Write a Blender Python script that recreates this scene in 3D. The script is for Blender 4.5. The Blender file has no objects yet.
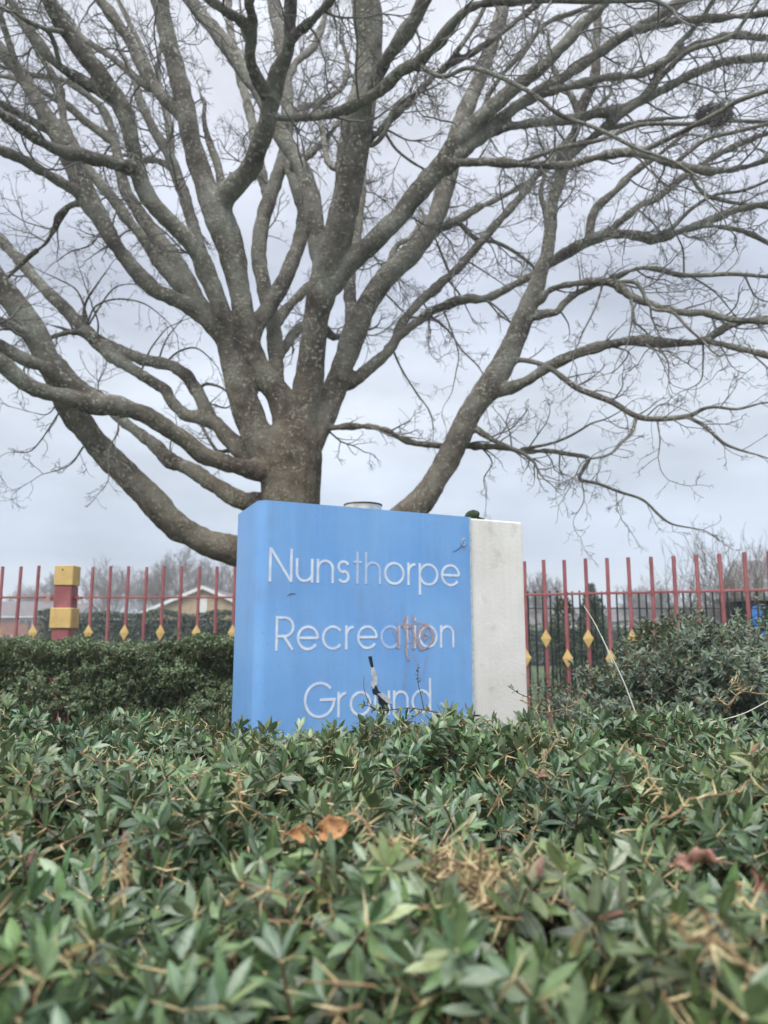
import bpy, math, random
import numpy as np
from mathutils import Vector, Matrix

random.seed(11)
rng = np.random.default_rng(11)
PI = math.pi
scn = bpy.context.scene
COL = scn.collection

# ---------------------------------------------------------------- camera
F = 750.0
TILT = math.radians(9.32)
CAMZ = 1.5
cd = bpy.data.cameras.new('camera')
cam = bpy.data.objects.new('camera', cd)
COL.objects.link(cam)
cam.location = (0, 0, CAMZ)
cam.rotation_euler = (math.radians(90) + TILT, 0, 0)
cd.sensor_fit = 'VERTICAL'
cd.sensor_height = 36.0
cd.sensor_width = 27.0
cd.lens = F / 1024 * 36.0
cd.clip_start = 0.02
cd.clip_end = 3000
cd.dof.use_dof = True
cd.dof.focus_distance = 2.1
cd.dof.aperture_fstop = 4.1
scn.camera = cam

# ---------------------------------------------------------------- view
scn.view_settings.view_transform = 'Standard'
scn.view_settings.look = 'None'
scn.view_settings.exposure = 0.82
scn.view_settings.gamma = 1.0
scn.view_settings.use_curve_mapping = False
scn.cycles.max_bounces = 6
scn.cycles.transparent_max_bounces = 8
scn.cycles.volume_bounces = 0

# ---------------------------------------------------------------- world: overcast sky
SUN_EL, SUN_AZ = math.radians(52), math.radians(200)     # azimuth clockwise from +Y
w = bpy.data.worlds.new('World')
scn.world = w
w.use_nodes = True
nt = w.node_tree
nt.nodes.clear()
N = nt.nodes.new
L = nt.links.new
out = N('ShaderNodeOutputWorld')
bg = N('ShaderNodeBackground')
bg.inputs['Strength'].default_value = 0.1
L(bg.outputs[0], out.inputs['Surface'])
sky = N('ShaderNodeTexSky')
sky.sky_type = 'NISHITA'
sky.sun_disc = False
sky.sun_elevation = SUN_EL
sky.sun_rotation = SUN_AZ
tc = N('ShaderNodeTexCoord')
sep = N('ShaderNodeSeparateXYZ')
L(tc.outputs['Generated'], sep.inputs[0])
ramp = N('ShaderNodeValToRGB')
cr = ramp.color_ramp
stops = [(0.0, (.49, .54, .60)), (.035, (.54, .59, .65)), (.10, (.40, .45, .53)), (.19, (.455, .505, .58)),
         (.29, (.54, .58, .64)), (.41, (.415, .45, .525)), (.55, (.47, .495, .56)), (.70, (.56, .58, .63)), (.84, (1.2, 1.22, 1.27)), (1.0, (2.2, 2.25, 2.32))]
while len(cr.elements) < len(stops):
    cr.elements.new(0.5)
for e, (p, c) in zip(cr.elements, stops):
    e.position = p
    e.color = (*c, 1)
# clouds bend the bands
mp = N('ShaderNodeMapping')
mp.inputs['Scale'].default_value = (1.1, 1.1, 3.2)
L(tc.outputs['Generated'], mp.inputs[0])
n1 = N('ShaderNodeTexNoise')
n1.inputs['Scale'].default_value = 1.7
n1.inputs['Detail'].default_value = 5
n1.inputs['Roughness'].default_value = .5
L(mp.outputs[0], n1.inputs['Vector'])
m1 = N('ShaderNodeMath'); m1.operation = 'MULTIPLY_ADD'
m1.inputs[1].default_value = 0.16
m1.inputs[2].default_value = -0.08
L(n1.outputs['Fac'], m1.inputs[0])
m2 = N('ShaderNodeMath'); m2.operation = 'ADD'
L(sep.outputs['Z'], m2.inputs[0]); L(m1.outputs[0], m2.inputs[1])
L(m2.outputs[0], ramp.inputs['Fac'])
mp2 = N('ShaderNodeMapping')
mp2.inputs['Location'].default_value = (3.1, 1.7, .4)
mp2.inputs['Scale'].default_value = (1.5, 1.5, 3.6)
L(tc.outputs['Generated'], mp2.inputs[0])
n2 = N('ShaderNodeTexNoise')
n2.inputs['Scale'].default_value = 2.2
n2.inputs['Detail'].default_value = 7
n2.inputs['Roughness'].default_value = .52
L(mp2.outputs[0], n2.inputs['Vector'])
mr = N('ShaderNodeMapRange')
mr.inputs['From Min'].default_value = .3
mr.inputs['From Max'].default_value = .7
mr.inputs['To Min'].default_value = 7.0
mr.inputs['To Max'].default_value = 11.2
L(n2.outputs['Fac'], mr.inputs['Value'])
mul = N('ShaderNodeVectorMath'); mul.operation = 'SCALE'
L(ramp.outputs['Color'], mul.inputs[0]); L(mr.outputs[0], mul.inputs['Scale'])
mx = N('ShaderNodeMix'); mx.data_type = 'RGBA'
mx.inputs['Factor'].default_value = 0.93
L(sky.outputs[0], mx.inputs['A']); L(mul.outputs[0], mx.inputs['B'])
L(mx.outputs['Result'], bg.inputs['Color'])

sd = bpy.data.lights.new('sun', 'SUN')
sd.energy = 1.5
sd.angle = math.radians(40)
sd.color = (1.0, .965, .92)
sun = bpy.data.objects.new('sun', sd)
COL.objects.link(sun)
_d = Vector((math.sin(SUN_AZ) * math.cos(SUN_EL), math.cos(SUN_AZ) * math.cos(SUN_EL), math.sin(SUN_EL)))
sun.rotation_euler = _d.to_track_quat('Z', 'Y').to_euler()
sun.location = (0, -5, 12)

# ================================================================ helpers
def P(x, y, Y):
    """point on the ray of photo pixel x,y at forward distance Y (metres)"""
    a = (x - 384) / F
    b = -(y - 512) / F
    d = Vector((a, math.cos(TILT) - b * math.sin(TILT), math.sin(TILT) + b * math.cos(TILT)))
    s = Y / d.y
    return Vector((d.x * s, Y, CAMZ + d.z * s))

def depth_at(y, Y):
    b = -(y - 512) / F
    return Y / (math.cos(TILT) - b * math.sin(TILT))

def tag(o, label=None, cat=None, group=None, kind=None):
    if label: o['label'] = label
    if cat: o['category'] = cat
    if group: o['group'] = group
    if kind: o['kind'] = kind
    return o

def empty(name, loc, label=None, cat=None, group=None, rz=0):
    o = bpy.data.objects.new(name, None)
    o.empty_display_size = .1
    o.location = loc
    o.rotation_euler = (0, 0, rz)
    COL.objects.link(o)
    return tag(o, label, cat, group)

def link(name, me, mat, parent=None, world=True):
    o = bpy.data.objects.new(name, me)
    if mat is not None:
        for m in (mat if isinstance(mat, (list, tuple)) else [mat]):
            me.materials.append(m)
    COL.objects.link(o)
    if parent is not None:
        o.parent = parent
        if world:      # mesh given in world coordinates
            mw = Matrix.Translation(parent.location) @ Matrix.Rotation(parent.rotation_euler.z, 4, 'Z')
            q = parent.parent
            while q is not None:
                mw = Matrix.Translation(q.location) @ Matrix.Rotation(q.rotation_euler.z, 4, 'Z') @ mw if q.type == 'EMPTY' else mw
                q = q.parent
            if parent.type == 'EMPTY':
                me.transform(mw.inverted())
            else:
                # mesh part under an empty: its local space is that of the empty above
                r = parent.parent
                if r is not None and r.type == 'EMPTY':
                    me.transform((Matrix.Translation(r.location) @ Matrix.Rotation(r.rotation_euler.z, 4, 'Z')).inverted())
    return o

def mesh_np(name, V, Fq, cols=None, mid=None, smooth=False):
    """quads (k=4) or tris (k=3) from numpy"""
    V = np.asarray(V, dtype=np.float32).reshape(-1, 3)
    Fq = np.asarray(Fq, dtype=np.int32)
    k = Fq.shape[1]
    me = bpy.data.meshes.new(name)
    me.vertices.add(len(V)); me.vertices.foreach_set('co', V.ravel())
    me.loops.add(Fq.size); me.loops.foreach_set('vertex_index', Fq.ravel())
    me.polygons.add(len(Fq))
    me.polygons.foreach_set('loop_start', np.arange(len(Fq), dtype=np.int32) * k)
    if smooth:
        me.polygons.foreach_set('use_smooth', np.ones(len(Fq), dtype=bool))
    if cols is not None:
        a = me.attributes.new('tint', 'FLOAT_COLOR', 'POINT')
        c = np.ones((len(V), 4), dtype=np.float32); c[:, :3] = cols
        a.data.foreach_set('color', c.ravel())
    if mid is not None:
        a = me.attributes.new('mid', 'FLOAT', 'POINT')
        a.data.foreach_set('value', np.asarray(mid, dtype=np.float32))
    me.update(calc_edges=True)
    me.validate()
    return me

class MB:
    """collects boxes, tubes and prisms into one mesh"""
    def __init__(s):
        s.v = []; s.f = []; s.m = []
    def add(s, vs, fs, mi=0):
        b = len(s.v)
        s.v += [tuple(p) for p in vs]
        s.f += [tuple(b + i for i in f) for f in fs]
        s.m += [mi] * len(fs)
    def box(s, c, size, M=None, mi=0, bev=0.0):
        x, y, z = size[0] / 2, size[1] / 2, size[2] / 2
        if bev > 0:
            b = bev
            vs = []
            ring = [(-x + b, -y), (x - b, -y), (x, -y + b), (x, y - b), (x - b, y), (-x + b, y), (-x, y - b), (-x, -y + b)]
            inner = [(px * (x - b) / x if x else 0, py * (y - b) / y if y else 0) for px, py in ring]
            for (zz, rg) in ((-z, inner), (-z + b, ring), (z - b, ring), (z, inner)):
                vs += [Vector((px, py, zz)) for px, py in rg]
            fs = [tuple(range(7, -1, -1)), tuple(range(24, 32))]
            for l in range(3):
                for i in range(8):
                    j = (i + 1) % 8
                    fs.append((l * 8 + i, l * 8 + j, l * 8 + 8 + j, l * 8 + 8 + i))
        else:
            vs = [Vector((sx * x, sy * y, sz * z)) for sz in (-1, 1) for sx, sy in ((-1, -1), (1, -1), (1, 1), (-1, 1))]
            fs = [(3, 2, 1, 0), (4, 5, 6, 7), (0, 1, 5, 4), (1, 2, 6, 5), (2, 3, 7, 6), (3, 0, 4, 7)]
        c = Vector(c)
        if M is not None:
            vs = [M @ v for v in vs]
        s.add([v + c for v in vs], fs, mi)
        return s
    def tube(s, pts, rad, sides=8, mi=0, caps=True):
        pts = [Vector(p) for p in pts]
        if not isinstance(rad, (list, tuple)): rad = [rad] * len(pts)
        vs = []; fs = []
        up = None
        for i, p in enumerate(pts):
            t = (pts[min(i + 1, len(pts) - 1)] - pts[max(i - 1, 0)]).normalized()
            if up is None:
                up = t.cross(Vector((0, 0, 1)))
                if up.length < .05: up = Vector((1, 0, 0))
            up = (up - t * up.dot(t)).normalized()
            bt = t.cross(up)
            for k in range(sides):
                a = 2 * PI * k / sides
                vs.append(p + (up * math.cos(a) + bt * math.sin(a)) * rad[i])
        for i in range(len(pts) - 1):
            for k in range(sides):
                j = (k + 1) % sides
                fs.append((i * sides + k, i * sides + j, (i + 1) * sides + j, (i + 1) * sides + k))
        if caps:
            fs.append(tuple(range(sides - 1, -1, -1)))
            fs.append(tuple(range((len(pts) - 1) * sides, len(pts) * sides)))
        s.add(vs, fs, mi)
        return s
    def prism(s, poly, M, th, mi=0):
        """poly: list of (a,b) ; M maps (a,b,c) to world ; thickness th along -c"""
        n = len(poly)
        vs = [M @ Vector((a, b, 0)) for a, b in poly] + [M @ Vector((a, b, -th)) for a, b in poly]
        fs = [tuple(range(n)), tuple(range(2 * n - 1, n - 1, -1))]
        for i in range(n):
            j = (i + 1) % n
            fs.append((i, i + n, j + n, j))
        s.add(vs, fs, mi)
        return s
    def build(s, name, mat, parent=None, smooth=False, world=True):
        me = bpy.data.meshes.new(name)
        me.from_pydata(s.v, [], s.f)
        me.polygons.foreach_set('material_index', s.m)
        if smooth:
            me.polygons.foreach_set('use_smooth', [True] * len(s.f))
        me.update()
        return link(name, me, mat, parent, world)

# ---------------------------------------------------------------- materials
def mat_new(name):
    m = bpy.data.materials.new(name)
    m.use_nodes = True
    t = m.node_tree
    b = t.nodes['Principled BSDF']
    return m, t, b

def noise_mat(name, c1, c2, scale=8, rough=.7, bump=.2, bscale=None, detail=5, lo=.35, hi=.65, spec=.3, metal=0, c3=None, s3=40, l3=.6, h3=.66, dist=.01):
    m, t, b = mat_new(name)
    n = t.nodes.new; l = t.links.new
    tc = n('ShaderNodeTexCoord')
    nz = n('ShaderNodeTexNoise'); nz.inputs['Scale'].default_value = scale; nz.inputs['Detail'].default_value = detail
    l(tc.outputs['Object'], nz.inputs['Vector'])
    r = n('ShaderNodeValToRGB')
    r.color_ramp.elements[0].position = lo; r.color_ramp.elements[0].color = (*c1, 1)
    r.color_ramp.elements[1].position = hi; r.color_ramp.elements[1].color = (*c2, 1)
    l(nz.outputs['Fac'], r.inputs['Fac'])
    src = r.outputs['Color']
    if c3 is not None:
        z3 = n('ShaderNodeTexNoise'); z3.inputs['Scale'].default_value = s3; z3.inputs['Detail'].default_value = 3
        l(tc.outputs['Object'], z3.inputs['Vector'])
        q = n('ShaderNodeMapRange'); q.inputs['From Min'].default_value = l3; q.inputs['From Max'].default_value = h3
        l(z3.outputs['Fac'], q.inputs['Value'])
        x = n('ShaderNodeMix'); x.data_type = 'RGBA'
        l(q.outputs[0], x.inputs['Factor']); l(src, x.inputs['A']); x.inputs['B'].default_value = (*c3, 1)
        src = x.outputs['Result']
    l(src, b.inputs['Base Color'])
    b.inputs['Roughness'].default_value = rough
    b.inputs['Specular IOR Level'].default_value = spec
    b.inputs['Metallic'].default_value = metal
    if bump:
        bz = n('ShaderNodeTexNoise'); bz.inputs['Scale'].default_value = bscale or scale * 4; bz.inputs['Detail'].default_value = 6
        l(tc.outputs['Object'], bz.inputs['Vector'])
        bp = n('ShaderNodeBump'); bp.inputs['Strength'].default_value = bump; bp.inputs['Distance'].default_value = dist
        l(bz.outputs['Fac'], bp.inputs['Height']); l(bp.outputs[0], b.inputs['Normal'])
    return m

def leaf_mat(name, rough=.42, spec=.5, midc=(.22, .28, .13), trans=.12, coat=0.0):
    m, t, b = mat_new(name)
    n = t.nodes.new; l = t.links.new
    at = n('ShaderNodeAttribute'); at.attribute_name = 'tint'
    am = n('ShaderNodeAttribute'); am.attribute_name = 'mid'
    ge = n('ShaderNodeNewGeometry')
    x = n('ShaderNodeMix'); x.data_type = 'RGBA'
    q = n('ShaderNodeMapRange'); q.inputs['From Min'].default_value = .84; q.inputs['From Max'].default_value = 1.0; q.inputs['To Max'].default_value = .8
    l(am.outputs['Fac'], q.inputs['Value']); l(q.outputs[0], x.inputs['Factor'])
    tcn = n('ShaderNodeTexCoord'); nz = n('ShaderNodeTexNoise'); nz.inputs['Scale'].default_value = 55; nz.inputs['Detail'].default_value = 3
    l(tcn.outputs['Object'], nz.inputs['Vector'])
    vr = n('ShaderNodeMapRange'); vr.inputs['From Min'].default_value = .3; vr.inputs['From Max'].default_value = .7; vr.inputs['To Min'].default_value = .72; vr.inputs['To Max'].default_value = 1.25
    l(nz.outputs['Fac'], vr.inputs['Value'])
    sc = n('ShaderNodeVectorMath'); sc.operation = 'SCALE'
    l(at.outputs['Color'], sc.inputs[0]); l(vr.outputs[0], sc.inputs['Scale'])
    l(sc.outputs[0], x.inputs['A']); x.inputs['B'].default_value = (*midc, 1)
    # paler matt underside
    u = n('ShaderNodeMix'); u.data_type = 'RGBA'
    l(ge.outputs['Backfacing'], u.inputs['Factor'])
    l(x.outputs['Result'], u.inputs['A'])
    pu = n('ShaderNodeMix'); pu.data_type = 'RGBA'; pu.inputs['Factor'].default_value = .45
    l(x.outputs['Result'], pu.inputs['A']); pu.inputs['B'].default_value = (.22, .28, .15, 1)
    l(pu.outputs['Result'], u.inputs['B'])
    l(u.outputs['Result'], b.inputs['Base Color'])
    b.inputs['Roughness'].default_value = rough
    b.inputs['Specular IOR Level'].default_value = spec
    bp = n('ShaderNodeBump'); bp.inputs['Strength'].default_value = .35; bp.inputs['Distance'].default_value = .002
    nb = n('ShaderNodeTexNoise'); nb.inputs['Scale'].default_value = 160
    l(tcn.outputs['Object'], nb.inputs['Vector']); l(nb.outputs['Fac'], bp.inputs['Height']); l(bp.outputs[0], b.inputs['Normal'])
    return m

M_leaf = leaf_mat('hedge_leaf', .34, .75)
M_leaf2 = leaf_mat('shrub_leaf', .45, .5)
M_spine = noise_mat('spine_straw', (.46, .36, .17), (.66, .56, .33), 60, .5, 0)
M_stem = noise_mat('hedge_stem', (.09, .06, .035), (.20, .13, .07), 60, .8, .3)
M_drystem = noise_mat('dry_stem', (.14, .085, .05), (.36, .25, .14), 50, .7, .3)
M_dead = noise_mat('dead_leaf', (.36, .17, .07), (.58, .33, .16), 70, .6, .4, spec=.3, c3=(.20, .09, .04), s3=160, l3=.56, h3=.7)
M_deadpink = noise_mat('dead_leaf_pink', (.26, .13, .09), (.40, .23, .18), 60, .7, .2)
M_bud = noise_mat('bud_red', (.22, .08, .08), (.38, .22, .20), 90, .5, 0)
M_soil = noise_mat('soil', (.035, .028, .02), (.08, .062, .045), 6, .95, .5)
M_red = noise_mat('red_paint', (.29, .090, .095), (.40, .145, .15), 7, .5, .15, bscale=60, spec=.4, c3=(.16, .06, .045), s3=45, l3=.66, h3=.72)
M_yellow = noise_mat('yellow_paint', (.60, .41, .15), (.70, .50, .20), 9, .5, .12, bscale=60, c3=(.42, .26, .09), s3=50, l3=.64, h3=.74)
M_green = noise_mat('green_rail', (.012, .028, .026), (.03, .05, .045), 8, .5, .1)
M_steel = noise_mat('galvanised', (.38, .38, .36), (.58, .58, .55), 20, .5, .15, metal=.3)
M_darkrim = noise_mat('dark_rim', (.05, .035, .03), (.12, .08, .06), 40, .7, .2)
M_moss = noise_mat('moss', (.03, .05, .03), (.075, .10, .05), 90, .95, .9, bscale=200)
M_lawn = None

def bark_mat(name, k=1.0):
    m, t, b = mat_new(name)
    n = t.nodes.new; l = t.links.new
    tc = n('ShaderNodeTexCoord')
    a = n('ShaderNodeTexNoise'); a.inputs['Scale'].default_value = 2.2; a.inputs['Detail'].default_value = 8; a.inputs['Roughness'].default_value = .62
    l(tc.outputs['Object'], a.inputs['Vector'])
    r = n('ShaderNodeValToRGB')
    e = r.color_ramp.elements
    e[0].position = .37; e[0].color = (.056 * k, .048 * k, .040 * k, 1)
    e[1].position = .61; e[1].color = (.165 * k, .160 * k, .138 * k, 1)
    x1 = e.new(.5); x1.color = (.118 * k, .106 * k, .088 * k, 1)
    l(a.outputs['Fac'], r.inputs['Fac'])
    # pale lichen dots
    z = n('ShaderNodeTexNoise'); z.inputs['Scale'].default_value = 26; z.inputs['Detail'].default_value = 4; z.inputs['Roughness'].default_value = .65
    l(tc.outputs['Object'], z.inputs['Vector'])
    q = n('ShaderNodeMapRange'); q.inputs['From Min'].default_value = .54; q.inputs['From Max'].default_value = .63
    zz_ = n('ShaderNodeTexNoise'); zz_.inputs['Scale'].default_value = 3.1; zz_.inputs['Detail'].default_value = 3
    l(tc.outputs['Object'], zz_.inputs['Vector'])
    za = n('ShaderNodeMath'); za.operation = 'MULTIPLY_ADD'; za.inputs[1].default_value = .26; za.inputs[2].default_value = -.14
    l(zz_.outputs['Fac'], za.inputs[0])
    zb = n('ShaderNodeMath'); zb.operation = 'ADD'
    l(z.outputs['Fac'], zb.inputs[0]); l(za.outputs[0], zb.inputs[1])
    l(zb.outputs[0], q.inputs['Value'])
    x = n('ShaderNodeMix'); x.data_type = 'RGBA'
    l(q.outputs[0], x.inputs['Factor']); l(r.outputs['Color'], x.inputs['A']); x.inputs['B'].default_value = (.40, .41, .34, 1)
    # algae green film
    g = n('ShaderNodeTexNoise'); g.inputs['Scale'].default_value = 1.1; g.inputs['Detail'].default_value = 4
    l(tc.outputs['Object'], g.inputs['Vector'])
    gq = n('ShaderNodeMapRange'); gq.inputs['From Min'].default_value = .48; gq.inputs['From Max'].default_value = .75; gq.inputs['To Max'].default_value = .16
    l(g.outputs['Fac'], gq.inputs['Value'])
    y = n('ShaderNodeMix'); y.data_type = 'RGBA'
    l(gq.outputs[0], y.inputs['Factor']); l(x.outputs['Result'], y.inputs['A']); y.inputs['B'].default_value = (.12 * k, .14 * k, .085 * k, 1)
    # browner old bark round the bole, greyer wood further out
    ln_ = n('ShaderNodeVectorMath'); ln_.operation = 'DISTANCE'; ln_.inputs[1].default_value = (0, 0, 2.6)
    l(tc.outputs['Object'], ln_.inputs[0])
    bq = n('ShaderNodeMapRange'); bq.inputs['From Min'].default_value = .6; bq.inputs['From Max'].default_value = 3.0
    l(ln_.outputs['Value'], bq.inputs['Value'])
    bm_ = n('ShaderNodeMix'); bm_.data_type = 'RGBA'; bm_.blend_type = 'MULTIPLY'; bm_.inputs['Factor'].default_value = 1
    bc = n('ShaderNodeValToRGB'); bc.color_ramp.elements[0].color = (.92, .82, .73, 1); bc.color_ramp.elements[1].color = (1.13, 1.14, 1.16, 1)
    l(bq.outputs[0], bc.inputs['Fac']); l(y.outputs['Result'], bm_.inputs['A']); l(bc.outputs['Color'], bm_.inputs['B'])
    l(bm_.outputs['Result'], b.inputs['Base Color'])
    b.inputs['Roughness'].default_value = .9
    b.inputs['Specular IOR Level'].default_value = .2
    bz = n('ShaderNodeTexNoise'); bz.inputs['Scale'].default_value = 30; bz.inputs['Detail'].default_value = 8; bz.inputs['Roughness'].default_value = .7
    l(tc.outputs['Object'], bz.inputs['Vector'])
    bp = n('ShaderNodeBump'); bp.inputs['Strength'].default_value = .9; bp.inputs['Distance'].default_value = .05
    l(bz.outputs['Fac'], bp.inputs['Height']); l(bp.outputs[0], b.inputs['Normal'])
    return m
M_bark = bark_mat('bark', 1.6)
M_twig = noise_mat('twig_bark', (.15, .14, .13), (.23, .22, .205), 3, .9, 0)
M_farbark = noise_mat('far_bark', (.18, .155, .135), (.26, .23, .20), 2, .95, 0)

# ================================================================ ground
def ground_mat():
    m, t, b = mat_new('grass_ground')
    n = t.nodes.new; l = t.links.new
    tc = n('ShaderNodeTexCoord')
    a = n('ShaderNodeTexNoise'); a.inputs['Scale'].default_value = .35; a.inputs['Detail'].default_value = 8
    l(tc.outputs['Object'], a.inputs['Vector'])
    r = n('ShaderNodeValToRGB'); e = r.color_ramp.elements
    e[0].position = .35; e[0].color = (.055, .085, .03, 1); e[1].position = .66; e[1].color = (.10, .15, .055, 1)
    l(a.outputs['Fac'], r.inputs['Fac'])
    z = n('ShaderNodeTexNoise'); z.inputs['Scale'].default_value = 40; z.inputs['Detail'].default_value = 6
    l(tc.outputs['Object'], z.inputs['Vector'])
    x = n('ShaderNodeMix'); x.data_type = 'RGBA'; x.blend_type = 'MULTIPLY'; x.inputs['Factor'].default_value = .7
    r2 = n('ShaderNodeValToRGB'); r2.color_ramp.elements[0].position = .3; r2.color_ramp.elements[0].color = (.45, .42, .36, 1); r2.color_ramp.elements[1].position = .7
    l(z.outputs['Fac'], r2.inputs['Fac'])
    l(r.outputs['Color'], x.inputs['A']); l(r2.outputs['Color'], x.inputs['B'])
    l(x.outputs['Result'], b.inputs['Base Color'])
    b.inputs['Roughness'].default_value = .95
    bp = n('ShaderNodeBump'); bp.inputs['Strength'].default_value = .6; bp.inputs['Distance'].default_value = .04
    l(z.outputs['Fac'], bp.inputs['Height']); l(bp.outputs[0], b.inputs['Normal'])
    return m
g = MB()
g.add([(-420, -60, 0), (420, -60, 0), (420, 620, 0), (-420, 620, 0)], [(0, 1, 2, 3)])
tag(g.build('ground', ground_mat()), kind='structure')
# planting bed soil between hedge and railings: a slightly lumpy sheet
nx, ny = 90, 60
xs = np.linspace(-6.5, 5.5, nx); ys = np.linspace(-.6, 6.9, ny)
XX, YY = np.meshgrid(xs, ys)
ZZ = .004 + .02 * (1 + np.sin(XX * 5.1 + YY * 3.3) * np.cos(YY * 4.7 - XX * 2.1)) * .5 + .012 * rng.random(XX.shape)
Vv = np.stack([XX, YY, ZZ], -1).reshape(-1, 3)
idx = np.arange(nx * ny).reshape(ny, nx)
Ff = np.stack([idx[:-1, :-1], idx[:-1, 1:], idx[1:, 1:], idx[1:, :-1]], -1).reshape(-1, 4)
tag(link('planting_bed', mesh_np('planting_bed', Vv, Ff, smooth=True), M_soil), kind='structure')

# ================================================================ the sign
SA = Vector((-.554, 3.3, 0))
SD = Vector((.99, .5, 0)).normalized()        # along the face, left to right
SN = Vector((SD.y, -SD.x, 0))                  # outwards, towards the viewer
TOPZ = 2.098
def SM(off=0.0):
    """panel space (s, z, outward) -> world"""
    m = Matrix((
        (SD.x, 0, SN.x, SA.x + SN.x * off),
        (SD.y, 0, SN.y, SA.y + SN.y * off),
        (0, 1, 0, 0),
        (0, 0, 0, 1)))
    return m
def to_panel(x, y):
    """photo pixel -> (s,z) on the sign's face"""
    a = (x - 384) / F; b = -(y - 512) / F
    d = Vector((a, math.cos(TILT) - b * math.sin(TILT), math.sin(TILT) + b * math.cos(TILT)))
    o = Vector((0, 0, CAMZ))
    t = (SA - o).dot(SN) / d.dot(SN)
    p = o + d * t
    return ((p - SA).dot(SD), p.z)

def panel_mat():
    m, t, b = mat_new('blue_panel')
    n = t.nodes.new; l = t.links.new
    tc = n('ShaderNodeTexCoord')
    a = n('ShaderNodeTexNoise'); a.inputs['Scale'].default_value = 2.4; a.inputs['Detail'].default_value = 6
    l(tc.outputs['Object'], a.inputs['Vector'])
    r = n('ShaderNodeValToRGB'); e = r.color_ramp.elements
    e[0].position = .3; e[0].color = (.17, .385, .76, 1); e[1].position = .7; e[1].color = (.235, .48, .84, 1)
    l(a.outputs['Fac'], r.inputs['Fac'])
    # chalky vertical weathering runs
    mp = n('ShaderNodeMapping'); mp.inputs['Scale'].default_value = (26, 26, 1.6)
    l(tc.outputs['Object'], mp.inputs[0])
    z = n('ShaderNodeTexNoise'); z.inputs['Scale'].default_value = 1; z.inputs['Detail'].default_value = 7; z.inputs['Roughness'].default_value = .6
    l(mp.outputs[0], z.inputs['Vector'])
    q = n('ShaderNodeMapRange'); q.inputs['From Min'].default_value = .5; q.inputs['From Max'].default_value = .8; q.inputs['To Max'].default_value = .32
    l(z.outputs['Fac'], q.inputs['Value'])
    x = n('ShaderNodeMix'); x.data_type = 'RGBA'
    l(q.outputs[0], x.inputs['Factor']); l(r.outputs['Color'], x.inputs['A']); x.inputs['B'].default_value = (.33, .50, .80, 1)
    # grime specks
    s = n('ShaderNodeTexNoise'); s.inputs['Scale'].default_value = 70; s.inputs['Detail'].default_value = 4
    l(tc.outputs['Object'], s.inputs['Vector'])
    qs = n('ShaderNodeMapRange'); qs.inputs['From Min'].default_value = .63; qs.inputs['From Max'].default_value = .74; qs.inputs['To Max'].default_value = .35
    l(s.outputs['Fac'], qs.inputs['Value'])
    x2 = n('ShaderNodeMix'); x2.data_type = 'RGBA'
    l(qs.outputs[0], x2.inputs['Factor']); l(x.outputs['Result'], x2.inputs['A']); x2.inputs['B'].default_value = (.12, .20, .36, 1)
    # worn dirty upper band
    z2 = n('ShaderNodeTexNoise'); z2.inputs['Scale'].default_value = 5; z2.inputs['Detail'].default_value = 8; z2.inputs['Roughness'].default_value = .7
    l(tc.outputs['Object'], z2.inputs['Vector'])
    q3 = n('ShaderNodeMapRange'); q3.inputs['From Min'].default_value = .5; q3.inputs['From Max'].default_value = .75; q3.inputs['To Max'].default_value = .5
    l(z2.outputs['Fac'], q3.inputs['Value'])
    x3 = n('ShaderNodeMix'); x3.data_type = 'RGBA'
    l(q3.outputs[0], x3.inputs['Factor']); l(x2.outputs['Result'], x3.inputs['A']); x3.inputs['B'].default_value = (.22, .34, .60, 1)
    l(x3.outputs['Result'], b.inputs['Base Color'])
    b.inputs['Roughness'].default_value = .42
    b.inputs['Specular IOR Level'].default_value = .35
    bp = n('ShaderNodeBump'); bp.inputs['Strength'].default_value = .12; bp.inputs['Distance'].default_value = .01
    l(a.outputs['Fac'], bp.inputs['Height']); l(bp.outputs[0], b.inputs['Normal'])
    return m
M_panel = panel_mat()
M_render = noise_mat('white_render', (.78, .76, .715), (.86, .845, .80), 5, .85, .16, bscale=60, c3=(.50, .48, .44), s3=11, l3=.6, h3=.9)
def add_drips(m, col, fac, sx=22, sz=1.1, lo=.5, hi=.78):
    t = m.node_tree; n = t.nodes.new; l = t.links.new; b = t.nodes['Principled BSDF']
    src = b.inputs['Base Color'].links[0].from_socket
    tc = n('ShaderNodeTexCoord'); mp = n('ShaderNodeMapping'); mp.inputs['Scale'].default_value = (sx, sx, sz); mp.inputs['Location'].default_value = (3, 1, 2)
    l(tc.outputs['Object'], mp.inputs[0])
    z = n('ShaderNodeTexNoise'); z.inputs['Scale'].default_value = 1; z.inputs['Detail'].default_value = 8; z.inputs['Roughness'].default_value = .7
    l(mp.outputs[0], z.inputs['Vector'])
    q = n('ShaderNodeMapRange'); q.inputs['From Min'].default_value = lo; q.inputs['From Max'].default_value = hi; q.inputs['To Max'].default_value = fac
    l(z.outputs['Fac'], q.inputs['Value'])
    x = n('ShaderNodeMix'); x.data_type = 'RGBA'
    l(q.outputs[0], x.inputs['Factor']); l(src, x.inputs['A']); x.inputs['B'].default_value = (*col, 1)
    l(x.outputs['Result'], b.inputs['Base Color'])
add_drips(M_render, (.56, .53, .45), .3)
add_drips(M_panel, (.13, .22, .36), .30, 14, .8, .52, .8)
add_drips(M_red, (.20, .10, .075), .6, 30, 9, .56, .7)
add_drips(M_yellow, (.36, .25, .13), .5, 25, 7, .55, .72)
M_letter = noise_mat('letter_white', (.64, .71, .82), (.80, .85, .90), 22, .5, .1)
M_letter_b = noise_mat('letter_worn', (.40, .54, .80), (.52, .66, .86), 22, .5, .1)
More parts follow.
